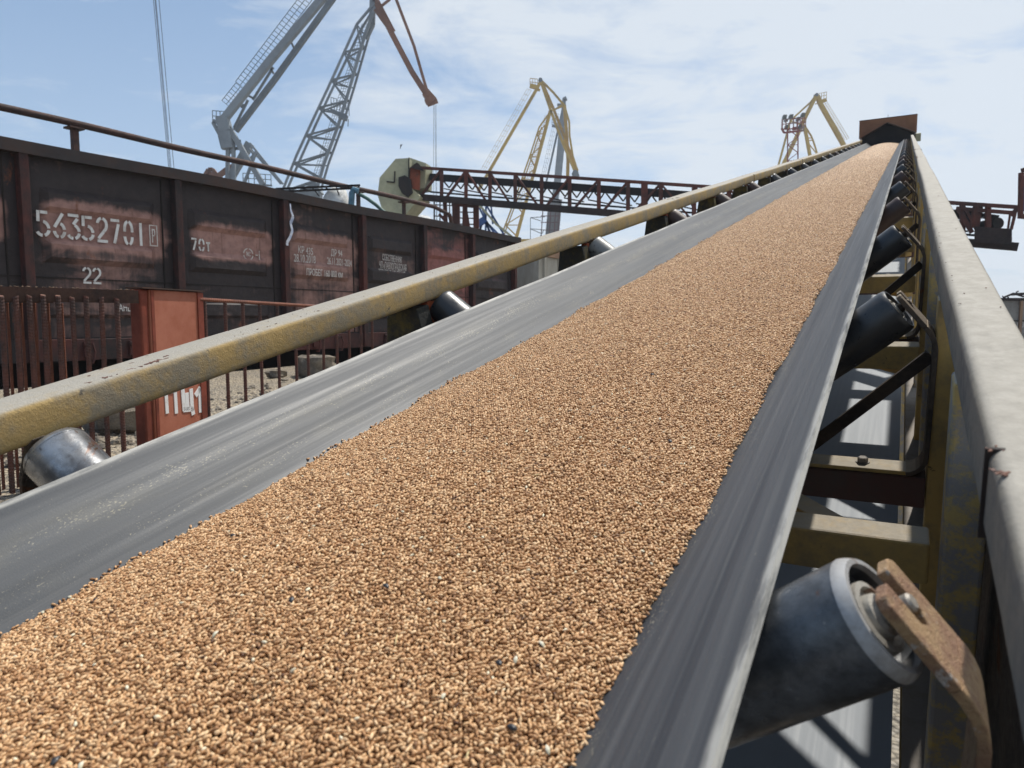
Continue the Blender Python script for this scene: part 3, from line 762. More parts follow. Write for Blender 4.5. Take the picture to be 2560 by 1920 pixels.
M_flake = grime('curled_rust_flakes', (0.15, 0.06, 0.035), (0.06, 0.03, 0.025), 60, 0.4, 0.6, 0.8, bump=None)
fk = MB()
for sd_, t0, n, sp, bg_ in (('l', 0.70, 22, 0.035, 0.006), ('l', 0.62, 12, 0.02, 0.006), ('l', 1.0, 22, 0.10, 0.0022), ('l', 1.9, 30, 0.3, 0.0022), ('l', 3.9, 14, 0.05, 0.008), ('r', 0.592, 14, 0.003, 0.0018), ('r', 0.545, 9, 0.004, 0.003), ('r', 1.8, 26, 0.45, 0.0022), ('r', 6.5, 14, 0.10, 0.010), ('r', 8.6, 12, 0.15, 0.016)):
    q = flakes(sd_, t0, n, sp, bg_); fk.add(q.v, q.f)
struct(fk.build('paint_flakes', M_flake, fr), 'stuff')
# rail joints
for x0, x1, t in ((0.061, 0.127, 0.592), (0.061, 0.127, 8.5), (-1.159, -1.060, 9.2), (-1.159, -1.060, 6.1)):
    MB().box(x0, x1, t, t + 0.004, -0.311, -0.2362).build('joint_seam', M_dark, fr)
for x0, x1 in ((0.034, 0.104), (-1.135, -1.065)):
    MB().box(x0, x1, -0.8, TE, -1.09, -1.02).build('bottom_chord', M_chord, fr, bevel=0.004)
NPORT = 20
for i in range(NPORT):
    t = 1.02 + 1.09 * i
    # portal of two posts and a cross bar
    z0, z1 = -1.02, -0.311
    MB().box(0.0635, 0.112, t - 0.03, t + 0.028, z0, z1).build('post', M_post, fr, bevel=0.005)
    MB().box(-1.143, -1.085, t - 0.03, t + 0.028, z0, -0.50).build('post', M_post, fr, bevel=0.005)
    MB().box(-1.084, 0.053, t + 0.03 - 0.0, t + 0.085, -0.64, -0.572).build('cross_bar', M_cross, fr, bevel=0.004)
    ti = idler_t(i + 1)
    MB().box(-1.084, 0.060, ti - 0.022, ti + 0.028, -0.735, -0.668).build('cross_bar', M_redbar, fr, bevel=0.003)
    MB().box(0.062, 0.100, ti - 0.02, ti + 0.03, z0, z1).build('post', M_cross, fr, bevel=0.003)
    if i < 12:
        a, b = t + 0.06, t + 1.09 + 0.03
        MB().beam((0.03, a + .03, -0.655), (-1.05, b, -0.655), 0.045, 0.03).build('diagonal', M_cross, fr, bevel=0.003)
    # slanting gusset carrying the left rail
    q = [(-1.16, -0.305), (-1.066, -0.305), (-1.035, -0.56), (-1.035, -0.72), (-1.24, -0.72)]
    MB().prism([(x, z) for x, z in q], (0, ti - 0.085, 0), (1, 0, 0), (0, 0, 1), -0.055).build('rail_gusset', M_gusset, fr, bevel=0.003)
    MB().box(-1.095, -1.072, ti - 0.028, ti + 0.004, -0.50, -0.2985).build('idler_seat', M_orange, fr, bevel=0.002)
# first red bar at idler 0 and legs to the ground
MB().box(-1.084, 0.060, 0.455, 0.495, -0.735, -0.668).build('cross_bar', M_redbar, fr)
def legto(x, y):
    a = Vector((x, y, -1.09)); w_ = CM @ a
    b = CM.inverted() @ Vector((w_.x, w_.y, 0))
    return MB().beam(a, b, 0.07, 0.07, up=(0, 1, 0))
for y in (4.3, 9.8, 15.3, 20.8):
    for x in (0.069, -1.10):
        legto(x, y).build('support_leg', M_post, fr)
MB().box(0.128, 0.134, -0.6, 3.0, -1.05, -0.40).build('shade_sheet', M_brack, fr)  # added dark sheet standing in for the shadowed area beyond the posts
# head of the conveyor: brown back plate, gabled cover, drive side box
hd = thing('head_station', 'brown sheet metal head cover with black gabled opening at the top of the belt', 'conveyor head', (VC, TE, -1.0), CM)
MB().box(-1.19, 0.204, TE + 0.9, TE + 0.94, -0.21, 0.26).build('back_plate', M_brown, hd, bevel=0.004)
MB().box(-1.191, 0.205, TE + 0.895, TE + 0.945, 0.26, 0.275).build('plate_lip', M_trussd, hd)
MB().box(-0.50, -0.49, TE + 0.9, TE + 0.92, 0.275, 0.34).build('top_pin', M_dark, hd)
gab = [(-1.09, -0.30), (-1.09, -0.205), (-0.485, 0.125), (0.16, -0.205), (0.16, -0.30)]
MB().prism([(x, z) for x, z in [(-1.08, -0.9), (-1.08, -0.21), (-0.485, 0.11), (0.15, -0.21), (0.15, -0.9)]], (0, TE + 0.22, 0), (1, 0, 0), (0, 0, 1), -0.62).build('rubber_curtain', M_flap, hd)
cv_ = MB()
for (xa, za), (xb_, zb) in (((-1.12, -0.205), (-0.485, 0.128)), ((-0.485, 0.128), (0.19, -0.205))):
    cv_.hexa([(xa, TE, za), (xb_, TE, zb), (xb_, TE + 0.89, zb), (xa, TE + 0.89, za), (xa, TE, za + 0.014), (xb_, TE, zb + 0.014), (xb_, TE + 0.89, zb + 0.014), (xa, TE + 0.89, za + 0.014)])
cv_.build('gable_roof', M_dark, hd)
MB().box(0.17, 0.30, TE + 0.3, TE + 1.0, -0.42, -0.215).build('side_box', M_hood, hd, bevel=0.01)
MB().box(-1.12, -1.085, TE + 0.0, TE + 0.88, -1.0, -0.21).build('side_cheek', M_brown, hd)
MB().box(0.155, 0.168, TE + 0.35, TE + 0.88, -1.0, -0.21).build('side_cheek', M_brown, hd)
MB().lathe((-1.05, TE + 0.55, -0.78), (1, 0, 0), [(0, 0), (0, 0.2), (1.07, 0.2), (1.07, 0)], 32).build('drive_pulley', M_dark, hd, smooth=40)
for x in (-1.1, 0.14):
    a = CM @ Vector((x, TE + 0.8, -1.0))
    RMh = CM.inverted()
    MB().beam(Vector((x, TE + 0.8, -1.0)), RMh @ Vector((a.x, a.y, 0)), 0.14, 0.14, up=(0, 1, 0)).build('head_leg', M_truss, hd)

# idler sets
AX = R(39); RR = 0.046
def wing_roller(side, face, rim):
    """Roller lying under a belt wing. side +1 right, -1 left; axis climbs outwards."""
    ca, sa = math.cos(AX), math.sin(AX)
    ax = Vector((side * ca, 0, sa)); nrm = Vector((side * sa, 0, -ca))      # away from the belt
    base = Vector((VC - (0.015 if side < 0 else 0) + side * 0.205, 0, -0.522 + 0.015 * math.tan(AX) - 0.013)) + nrm * RR
    L = 0.39 if side < 0 else 0.362
    shell = MB().lathe(base, ax, [(0.0, 0.020), (0.0, RR - .003), (.003, RR), (L - 0.010, RR), (L - 0.004, RR - 0.0012), (L, RR - 0.004), (L, RR - 0.0075), (L - 0.014, RR - 0.009), (L - 0.015, 0.027)], 48)
    rimb = None
    hub = MB().lathe(base, ax, [(L - 0.0145, 0.0275), (L - 0.004, 0.0265), (L - 0.003, 0.022), (L - 0.008, 0.0205), (L - 0.008, 0.017), (L - 0.001, 0.016), (L + 0.001, 0.0105), (L - 0.004, 0.010)], 32)
    sh = MB().lathe(base, ax, [(-0.02, 0.0), (-0.02, .009), (L + 0.006, .009), (L + 0.006, 0.0068), (L + 0.021, 0.0068), (L + 0.023, 0.005), (L + 0.023, 0.0)], 20)
    return shell, hub, sh, base, ax, nrm, L
def bracket(side, base, ax, nrm, L):
    """Bent flat bar with an open slot that holds the shaft."""
    th = 0.009; wd = 0.031
    c = base + ax * (L + 0.011)
    o = c - nrm * 0.024
    mb = MB()
    y = Vector((0, 1, 0))
    sl = 0.0078; d = 0.044
    # slotted top: two prongs with chamfered tips and a closed lower part
    def pr(poly):
        mb.prism(poly, o, nrm, y, th if (nrm.cross(y)).dot(ax) > 0 else -th)
    pr([(0.006, -wd), (0, -wd + 0.006), (0, -sl), (d - 0.008, -sl), (d, 0), (d - 0.008, sl), (0, sl), (0, wd - 0.006), (0.006, wd), (0.075, wd), (0.075, -wd)])
    p0 = o + nrm * 0.075
    # bend down to the foot
    zf = -0.655
    pts = [p0]
    dirs = [nrm * (1 - f / 5) + Vector((0, 0, -1)) * (f / 5) for f in range(6)]
    q = p0
    for dr in dirs:
        q = q + dr.normalized() * 0.009; pts.append(q.copy())
    xe = pts[-1].x
    pts.append(Vector((xe - side * 0.004, 0, zf + 0.035)))
    for k in range(1, 6):
        a = R(18 * k)
        pts.append(Vector((xe - side * 0.004 - side * 0.03 * (1 - math.cos(a)), 0, zf + 0.035 - 0.035 * math.sin(a))))
    # strip
    out_n = []
    for i in range(len(pts)):
        t = (pts[min(i + 1, len(pts) - 1)] - pts[max(i - 1, 0)]).normalized()
        out_n.append(t.cross(y).normalized() * (1 if (t.cross(y)).dot(Vector((side, 0, 0.0001))) > 0 else -1))
    if out_n[-1].z > 0: out_n[-1] = -out_n[-1]
    vs = []; n4 = 4
    for p, on in zip(pts, out_n):
        vs += [p - y * wd, p + y * wd, p + y * wd + on * th, p - y * wd + on * th]
    fs = [(i * 4 + k, i * 4 + (k + 1) % 4, (i + 1) * 4 + (k + 1) % 4, (i + 1) * 4 + k) for i in range(len(pts) - 1) for k in range(4)]
    fs += [(3, 2, 1, 0), tuple((len(pts) - 1) * 4 + k for k in range(4))]
    mb.add(vs, fs)
    return mb, pts[-1]
def make_idler(i, label, mL, mR, mB, first=False):
    t = idler_t(i)
    r = thing('idler_set', label, 'idler', (VC, t, -0.66), CM @ Matrix.Translation((0, 0, 0)), 'idler sets carrying the belt')
    MT = Matrix.Translation((0, t, 0))
    def bl(mb, nm, m, par=r, **k):
        mb.v = [(x, y + t, z) for x, y, z in mb.v]
        o = mb.build(nm, m, None, **k)
        o.parent = par
        if par is r: o.matrix_parent_inverse = RM[r.name]
        return o
    for side, m in ((-1, mL), (1, mR)):
        shell, hub, sh, base, ax, nrm, L = wing_roller(side, m, m)
        sk = 0.022 if side < 0 else 0.0           # the left wing rollers sit a little further up the belt
        for q_ in (shell, hub, sh): q_.v = [(x, y + sk, z) for x, y, z in q_.v]
        ro = bl(shell, 'roller', m, smooth=35)
        if first:
            ca = MB().lathe(base, ax, [(L - 0.009, RR + 0.0003), (L - 0.008, RR + 0.0003), (L - 0.004, RR - 0.0012), (L + 0.0004, RR - 0.0038), (L + 0.0004, RR - 0.0078), (L - 0.004, RR - 0.0085)], 48)
            ca.v = [(x, y + sk, z) for x, y, z in ca.v]
            bl(ca, 'rim', M_rollrim if side > 0 else M_rolls, ro, smooth=50)
        bl(hub, 'seal', M_seal, ro, smooth=30)
        bl(sh, 'shaft', M_seal if first else M_brack, ro, smooth=30)
        bmb, foot = bracket(side, base, ax, nrm, L)
        bmb.v = [(x, y + sk, z) for x, y, z in bmb.v]
        bl(bmb, 'bracket', M_brack0 if (first and side > 0) else mB, bevel=0.0015)
        # brace from the bracket to the base plate near the centre roller
        br = MB().beam((VC + side * 0.572, 0.012, -0.425), (VC + side * 0.34, 0.012, -0.652), 0.010, 0.024, up=(0, 0, 1))
        if i or side < 0: bl(br, 'brace', M_brace)
        bt = MB().lathe((VC + side * 0.462, 0.0, -0.655), (0, 0, 1), [(0, 0), (0, 0.0135), (0.002, 0.0135), (0.002, 0.010), (0.011, 0.010), (0.0125, 0.008), (0.0125, 0)], 6)
        bl(bt, 'bolt', M_bolt)
    c = MB().lathe((VC - 0.175, 0.0, -0.533 - RR), (1, 0, 0), [(0, 0), (0, RR - .004), (.004, RR), (.346, RR), (.35, RR - .004), (.35, 0)], 32)
    bl(c, 'roller', mR, smooth=35)
    pl = MB().box(VC - 0.545, VC + 0.545, -0.027, 0.027, -0.6638, -0.655)
    bl(pl, 'base_plate', M_cross if i else M_brack, bevel=0.002)
    return r
ords = ['nearest', 'second', 'third', 'fourth', 'fifth', 'sixth', 'seventh', 'eighth', 'ninth', 'tenth', 'eleventh', 'twelfth', 'thirteenth', 'fourteenth', 'fifteenth', 'sixteenth', 'seventeenth', 'eighteenth', 'nineteenth']
rm = [(M_rolls, M_rollw), (M_rollb, M_rollb), (M_rollg, M_rollb), (M_rollr, M_rollr), (M_rollr, M_rollb), (M_rollr, M_rollr), (M_rollb, M_rollb), (M_rollb, M_rollr), (M_rollb, M_rollr)]
descr = ['bare steel left roller and white rimmed right roller', 'black rollers and dusty slotted brackets', 'mottled grey left roller', 'rust brown rollers', 'brown left and black right roller']
for i in range(NID):
    a, b = rm[i] if i < len(rm) else random.choice([(M_rollb, M_rollb), (M_rollr, M_rollb), (M_rollb, M_rollr), (M_rollr, M_rollr)])
    d_ = descr[i] if i < len(descr) else 'dark rollers under the belt edges'
    lb = f'{ords[i]} idler set up the belt from the camera, with {d_}' if i else 'nearest idler set, with ' + d_
    make_idler(i, lb, a, b, M_brack, i == 0)

# ------------------------------------------------------------------ text and stencils
def text_mesh(s, h, xs=0.8, depth=0.002, align='LEFT', line=1.0):
    c = bpy.data.curves.new('t', 'FONT'); c.body = s; c.size = h / 0.73; c.align_x = align; c.extrude = depth / 2; c.space_line = line
    o = bpy.data.objects.new('t', c); COL.objects.link(o)
    bpy.context.view_layer.update()
    me = bpy.data.meshes.new_from_object(o.evaluated_get(bpy.context.evaluated_depsgraph_get()))
    bpy.data.objects.remove(o); bpy.data.curves.remove(c)
    for v in me.vertices: v.co.x *= xs
    return me
def place_text(s, h, M, m, parent, name='lettering', **k):
    me = text_mesh(s, h, **k); me.materials.clear(); me.materials.append(m)
    o = bpy.data.objects.new(name, me); COL.objects.link(o)
    attach(o, parent); o.matrix_basis = M
    return o
def arc(cx, cy, rx, ry, a0, a1, n=8):
    return [(cx + rx * math.cos(R(a0 + (a1 - a0) * k / n)), cy + ry * math.sin(R(a0 + (a1 - a0) * k / n))) for k in range(n + 1)]
STEN = {  # strokes in a 0.62 x 1 cell, stencil bridges left open
    '5': [[(.04, 1.0), (.02, .58)], [(.14, .95), (.50, .95)], arc(.22, .30, .32, .30, 80, 8), arc(.22, .30, .32, .25, -8, -72), arc(.22, .30, .30, .25, -92, -150)],
    '6': [[(.50, .98), (.06, .42)], arc(.30, .30, .26, .28, 75, 10), arc(.30, .30, .26, .26, -8, -78), arc(.30, .30, .26, .26, -102, -172)],
    '3': [[(.0, .96), (.56, .96)], [(.50, .84), (.26, .60)], arc(.24, .29, .32, .29, 72, 8), arc(.24, .29, .32, .25, -8, -72), arc(.24, .29, .30, .25, -92, -150)],
    '2': [arc(.29, .74, .25, .24, 172, 100), arc(.29, .74, .25, .24, 80, 0, 5) + arc(.29, .74, .25, .3, 0, -40, 4) + [(.06, .14)], [(.0, .04), (.58, .04)]],
    '7': [[(.02, .96), (.52, .96)], [(.46, .82), (.20, .0)]],
    '0': [arc(.27, .64, .22, .34, 100, 175) + [(.05, .54)], arc(.27, .64, .22, .34, 80, 5) + [(.49, .54)], arc(.27, .36, .22, .36, 185, 255), arc(.27, .36, .22, .36, -5, -75)],
    '1': [[(.25, .98), (.25, .0)]], 'T': [[(.0, .72), (.4, .72)], [(.2, .62), (.2, .0)]],
}
def stencil(s, h, wd, pitch, sw, th=0.003):
    """Flat strokes in the x-z plane facing -y."""
    mb = MB()
    for i, ch in enumerate(s):
        for st in STEN[ch]:
            pts = [Vector((x * wd / .6 + i * pitch, 0, y * h)) for x, y in st]
            n = len(pts); L = []; 
            for j in range(n):
                d = (pts[min(j + 1, n - 1)] - pts[max(j - 1, 0)]).normalized()
                nm = Vector((-d.z, 0, d.x)) * sw / 2
                L.append((pts[j] + nm, pts[j] - nm))
            for j in range(n - 1):
                a, b = L[j]; c, d_ = L[j + 1]
                y_ = Vector((0, -th, 0))
                mb.hexa([a, b, d_, c, a + y_, b + y_, d_ + y_, c + y_])
    return mb

# ------------------------------------------------------------------ open goods wagon (frame TM)
wg = thing('goods_wagon', 'sooty brown open goods wagon with stencilled white number 56352701 on its side', 'wagon', (6.5, 1.5, -1.8), TM)
POSTS = [0.4, 2.08, 3.73, 5.42, 7.07, 8.66, 10.24, 11.78, 13.40]
ZT, ZS, ZB = 1.68, -0.20, -0.44
cols = {0: ((.17, .10, .09), .9), 1: ((.18, .11, .10), .9), 2: ((.20, .125, .115), 1.0), 3: ((.21, .13, .12), 0.86), 4: ((.19, .12, .11), 1.08), 5: ((.13, .09, .085), 0.62), 6: ((.17, .075, .072), 1.14), 7: ((.10, .06, .055), 0.62)}
for i in range(len(POSTS) - 1):
    a, b = POSTS[i] + 0.0, POSTS[i + 1] - 0.0
    mb = MB()
    # pressed sheet: flat with trapezoid ribs
    zs = [ZS, 0.02, 0.06, 0.20, 0.24, 0.60, 0.66, 0.80, 0.86, 1.12, 1.18, 1.32, 1.38, ZT + 0.06]
    ds = [0, 0, .045, .045, 0, 0, .05, .05, 0, 0, .05, .05, 0, 0]
    xsn = [a, a + 0.17, a + 0.24, b - 0.33, b - 0.26, b]
    xf = [0, 0, 1, 1, 0, 0]
    NXs = 4
    X_ = []; Xf = []
    for j in range(len(xsn) - 1):
        kN = 6 if j == 2 else 1
        for q in range(kN):
            f_ = q / kN; X_.append(xsn[j] + (xsn[j + 1] - xsn[j]) * f_); Xf.append(xf[j] + (xf[j + 1] - xf[j]) * f_)
    X_.append(b); Xf.append(0)
    nxp = len(X_); vs = []
    random.seed(50 + i)
    for z, d_ in zip(zs, ds):
        for x, f_ in zip(X_, Xf):
            dent = 0.012 * math.sin(x * 3.1 + z * 2.7 + i) + random.uniform(-.004, .004)
            vs.append((x, -d_ * f_ + (dent if ZS < z < ZT and a < x < b else 0) + 0.01, z))
    fs = [(r_ * nxp + c_, r_ * nxp + c_ + 1, (r_ + 1) * nxp + c_ + 1, (r_ + 1) * nxp + c_) for r_ in range(len(zs) - 1) for c_ in range(nxp - 1)]
    nf = len(vs)
    vs2 = [(x, y + 0.006, z) for x, y, z in vs]
    mb.add(vs, fs); mb.add(vs2, [f[::-1] for f in fs])
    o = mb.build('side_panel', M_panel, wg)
    cc, al = cols[i]
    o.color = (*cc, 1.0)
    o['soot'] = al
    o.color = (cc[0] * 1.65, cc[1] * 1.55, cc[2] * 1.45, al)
    # hatch seams
    MB().box(a, b, -0.004, 0.012, 0.440, 0.452).build('seam', M_dark, wg)
    MB().box(a + 0.0, b, -0.004, 0.012, -0.205, -0.190).build('seam', M_dark, wg)
    MB().box(b - 0.165, b - 0.153, -0.003, 0.012, ZS, ZT - .02).build('seam', M_dark, wg)
random.seed(33)
for p_ in POSTS:
    mb = MB().box(p_ - 0.045, p_ + 0.045, -0.105, 0.0, ZB + 0.02, ZT)
    mb.build('side_post', M_wpost, wg, bevel=0.006)
tr_ = MB()
xsr = np.arange(0.2, 13.62, 0.2)
for a, b in zip(xsr[:-1], xsr[1:]):
    za = 0.012 * math.sin(a * 1.3); zb = 0.012 * math.sin(b * 1.3)
    tr_.hexa([(a, -0.115, ZT + za - .004), (b, -0.115, ZT + zb - .004), (b, 0.05, ZT + zb), (a, 0.05, ZT + za), (a, -0.115, 1.80 + za), (b, -0.115, 1.80 + zb), (b, 0.05, 1.83 + zb), (a, 0.05, 1.83 + za)])
tr_.build('top_chord', M_wdark, wg)
MB().box(0.2, 13.5, -0.06, 0.05, ZB, ZS - 0.006).build('side_sill', M_wpost, wg, bevel=0.006)
MB().box(13.42, 13.47, 0.0, 2.95, ZB, 1.8).build('end_wall', M_wdark, wg)
MB().box(0.2, 0.25, 0.0, 2.95, ZB, 1.8).build('end_wall', M_wdark, wg)
MB().box(0.2, 13.5, 2.95, 3.0, ZB, 1.8).build('far_side', M_wdark, wg)
MB().box(0.2, 13.5, 0.05, 2.95, ZB, ZB + .08).build('floor_plate', M_wdark, wg)
MB().box(0.6, 13.2, 1.1, 1.9, ZB - .35, ZB - .01).build('centre_sill', M_dark, wg)
# latches on the sill
for i in range(len(POSTS) - 1):
    for f_ in (0.32, 0.62):
        x = POSTS[i] + (POSTS[i + 1] - POSTS[i]) * f_
        lt = MB().box(x - 0.045, x + 0.045, -0.10, -0.061, -0.40, -0.24)
        lt.lathe((x - 0.03, -0.13, -0.27), (0, 1, 0), [(0, 0), (0, .028), (.03, .028), (.03, 0)], 10)
        lt.tube([(x + .03, -.12, -.25), (x + .05, -.13, -.35), (x + .02, -.13, -.47), (x - .03, -.12, -.46)], 0.011, 6)
        lt.build('hatch_latch', M_wpost, wg)
for bx in (2.6, 10.9):
    bogie = MB().box(bx - 1.3, bx + 1.3, 0.3, 0.45, -1.45, -1.1)
    bo = bogie.build('bogie', M_dark, wg)
    for wx in (bx - 0.92, bx + 0.92):
        for wy in (0.62, 2.2):
            w_ = MB().lathe((wx, wy, -1.33), (0, 1, 0), [(0, 0), (0, .40), (.03, .475), (.12, .475), (.13, .5), (.15, .5), (.15, 0)], 28).build('wheel', M_dark, wg, smooth=35)
# stencils
def wtext(s, h, x, z, m=M_whitef, xs=0.62, tilt=0.0, y=-0.055, name='lettering'):
    M = Matrix.Translation((x, y, z)) @ Matrix.Rotation(R(90), 4, 'X') @ Matrix.Rotation(tilt, 4, 'Z')
    return place_text(s, h, M, m, wg, xs=xs, name=name)
st_ = stencil('56352701', 0.265, 0.118, 0.151, 0.031)
o = st_.build('wagon_number', M_white, wg); o.matrix_basis = Matrix.Translation((3.86, -0.055 + 0.03, 0.862))
bxm = MB()
for x0, x1, z0, z1 in ((0, .10, .235, .245), (0, .10, 0, .01), (0, .01, .01, .235), (.09, .10, .01, .235)):
    bxm.box(x0, x1, -.003, 0, z0, z1)
for x0, x1, z0, z1 in ((.03, .042, .04, .20), (.042, .07, .185, .2), (.06, .072, .13, .185), (.042, .06, .115, .13)):
    bxm.box(x0, x1, -.003, 0, z0, z1)
o = bxm.build('owner_mark', M_whitef, wg); o.matrix_basis = Matrix.Translation((5.07, -0.03, 0.87))
st2 = stencil('22', 0.17, 0.088, 0.108, 0.022); o = st2.build('axle_number', M_white, wg); o.matrix_basis = Matrix.Translation((4.29, -0.02, 0.40))
st3 = stencil('70T', 0.145, 0.085, 0.105, 0.022); o = st3.build('load_mark', M_white, wg); o.matrix_basis = Matrix.Translation((5.62, -0.02, 0.87))
rg = MB(); 
for a0_, a1_ in ((10, 80), (100, 170), (190, 260), (280, 350)):
    pts = arc(0, 0, .075, .075, a0_, a1_, 6)
    for (x0, z0), (x1, z1) in zip(pts[:-1], pts[1:]): rg.beam((x0, 0, z0), (x1, 0, z1), 0.003, 0.012, up=(x0, 0, z0))
rg.box(.12, .155, -.002, .001, -.006, .006); rg.box(.175, .187, -.002, .001, -.06, .06)
o = rg.build('round_mark', M_whitef, wg); o.matrix_basis = Matrix.Translation((6.47, -0.022, 0.88))
wtext('ЖС', 0.06, 6.43, 0.855, xs=.6, y=-.022)
wtext('КР 435', 0.105, 7.33, 0.97, xs=.66, tilt=-.04, y=-.03); wtext('28.10.2018', 0.115, 7.25, 0.84, xs=.60, y=-.03)
wtext('ДР 94', 0.10, 7.98, 0.98, xs=.66, y=-.03); wtext('26.11.2021-2024', 0.11, 7.90, 0.845, xs=.52, tilt=-.01, y=-.03)
wtext('ПРОБЕГ 160 000 км', 0.10, 7.45, 0.655, xs=.60, y=-.062)
wtext('СОБСТВЕННИК', 0.105, 9.15, 0.995, xs=.46, tilt=-.03, y=-.03)
wtext('ЧП «ПАВЛОГРАДСКАЯ', 0.115, 9.07, 0.86, xs=.40, tilt=-.02, y=-.03)
wtext('ЗЕРНОВАЯ КОМПАНИЯ»', 0.115, 9.05, 0.735, xs=.38, tilt=-.02, y=-.03)
wtext('РОДНЫЙ', 0.085, 4.60, 0.235, M_white, xs=.60, y=-.02); wtext('ТАНЦИЯ', 0.085, 4.61, 0.10, M_white, xs=.60, y=-.045)
wtext('КЛА', 0.078, 4.86, -0.03, xs=.6, y=-.02); wtext('ПРИ', 0.078, 4.86, -0.155, xs=.6, y=-.02)
# ribbon tied to the third visible post
rbn = MB()
pts = [(7.125, -.125, 1.43), (7.12, -.14, 1.30), (7.15, -.15, 1.18), (7.11, -.14, 1.05), (7.13, -.15, .90), (7.09, -.15, .78), (7.03, -.15, .66), (7.03, -.15, .60)]
pts = [(x, y, 1.63 - (1.43 - z) * .71) for x, y, z in pts]
for (a, b), w_ in zip(zip(pts[:-1], pts[1:]), (.02, .03, .045, .035, .04, .04, .04)): rbn.beam(a, b, w_, 0.006, up=(0, 1, 0))
o = rbn.build('ribbon', M_ribbon, M=TM)
tag(o, 'torn white and blue ribbon tied to a post of the sooty wagon', 'ribbon')

# second wagon beyond it: dirty white ribbed box
w2 = thing('ribbed_wagon', 'dirty white ribbed wagon with tan top edge beyond the end of the sooty wagon', 'wagon', (20, 1.5, -1.8), TM)
MB().box(14.6, 26, 0.0, 2.9, -0.6, 1.48).build('wagon_body', M_wagw, w2)
MB().box(14.55, 26.05, -0.05, 2.95, 1.482, 1.78).build('wagon_top', M_wagt, w2)
for x in np.arange(14.8, 26, 0.75):
    MB().box(x, x + 0.10, -0.05, -0.001, -0.6, 1.48).build('rib', M_wagw, w2)
MB().box(14.8, 25.8, 0.5, 2.4, -1.3, -0.602).build('underframe', M_dark, w2)
for x in (15.8, 17.6, 23, 24.8):
    MB().lathe((x, .5, -1.33), (0, 1, 0), [(0, 0), (0, .475), (.15, .475), (.15, 0)], 24).build('wheel', M_dark, w2)
# rails of the track
for y in (0.74, 2.26):
    o = MB().box(-8, 60, y - .035, y + .035, -1.88, -1.80).build('track_rail', M_dark, M=TM)
    struct(o)

# handrail pipe behind the wagon
hp = thing('handrail_pipe', 'long peeling rust brown pipe rail on short posts behind the sooty wagon', 'handrail', (8, 3.6, 0.5), TM)
def onp(x, y, yy):            # point of pixel ray in track-frame plane y=yy
    r = ray(x, y); k = (8.05 + yy) / r.dot(TN); p = r * k
    return Vector((p.dot(TD), yy, p.z))
A = onp(0, 267, 3.6); B = onp(1085, 516, 3.6)
dirp = (B - A)
pp = [A + dirp * f for f in np.linspace(-0.35, 1, 60)]
pp = [p + Vector((0, 0, 0.008 * math.sin(i * .4))) for i, p in enumerate(pp)]
pp += [pp[-1] + dirp.normalized() * .7 - Vector((0, 0, .12)), pp[-1] + dirp.normalized() * 1.0 - Vector((0, 0, .9))]
MB().tube(pp, 0.054, 10).build('rail_pipe', M_pipe, hp, smooth=50)
for px, py in ((186, 330), (896, 510), (1010, 535)):
    q = onp(px, py, 3.6)
    f = (q.x - A.x) / dirp.x; top_ = A + dirp * f
    MB().beam((q.x, 3.6, top_.z - .05), (q.x, 3.6, -1.7), 0.09 if px < 500 else 0.07).build('post', M_pipe, hp)
    MB().box(q.x - .11, q.x + .11, 3.5, 3.7, top_.z - .085, top_.z - .055).build('clamp', M_pipe, hp)

# things standing beyond the wagon
def bagmesh(c, rx, ry, rz, sd_):
    mb = MB(); random.seed(sd_); n1, n2 = 18, 11; vs = []
    for i in range(n2 + 1):
        th = math.pi * i / n2
        for j in range(n1):
            ph = 2 * math.pi * j / n1; k = 1 + 0.10 * math.sin(3 * ph + i) + random.uniform(-.05, .05)
            e = .7
            X_ = math.copysign(abs(math.sin(th) * math.cos(ph)) ** e, math.cos(ph)); Y_ = math.copysign(abs(math.sin(th) * math.sin(ph)) ** e, math.sin(ph))
            vs.append((c[0] + rx * X_ * k, c[1] + ry * Y_ * k, c[2] + rz * math.cos(th) * k))
    mb.add(vs, [(i * n1 + j, i * n1 + (j + 1) % n1, (i + 1) * n1 + (j + 1) % n1, (i + 1) * n1 + j) for i in range(n2) for j in range(n1)])
    return mb
q = at(843, 497, 14.5)
o = bagmesh((q.x, q.y, q.z - .15), .25, .3, .33, 3).build('bulk_bag', M_bag, smooth=60); tag(o, 'crumpled white sack showing above the wagon edge beside the pipe post', 'bag', 'white sacks behind the wagon')
q = at(1058, 556, 17.5)
o = bagmesh((q.x, q.y, q.z - .12), .24, .3, .26, 5).build('bulk_bag', M_bag, smooth=60); tag(o, 'small white sack peeking over the wagon edge right of the cream hood', 'bag', 'white sacks behind the wagon')
hs = thing('water_hose', 'green hose sagging from a pale blue valve above the wagon edge', 'hose', at(880, 520, 14))
vm = MB(); a = at(878, 512, 14); b = at(880, 482, 14); vm.tube([a, b, at(884, 474, 14), at(896, 478, 14)], 0.06, 8); vm.build('valve', M_bluep, hs)
hm = MB(); hm.tube([at(900, 486, 14), at(918, 496, 14), at(940, 512, 14), at(960, 530, 14), at(990, 545, 14)], 0.035, 8)
M_green = grime('green_hose_rubber', (0.07, 0.16, 0.14), (0.05, 0.10, 0.09), 3, .4, .6, .6, bump=None)
hm.build('hose', M_green, hs, smooth=50)
ld = thing('lattice_gangway', 'thin dark lattice arm lying between the wagon edge and the pipe', 'gangway', at(780, 470, 14.2))
lm = MB(); t0, t1, c0, c1 = at(690, 472, 14.2), at(900, 463, 14.2), at(705, 479, 14.2), at(880, 471, 14.2)
lm.beam(t0, t1, .035); lm.beam(c0, c1, .035)
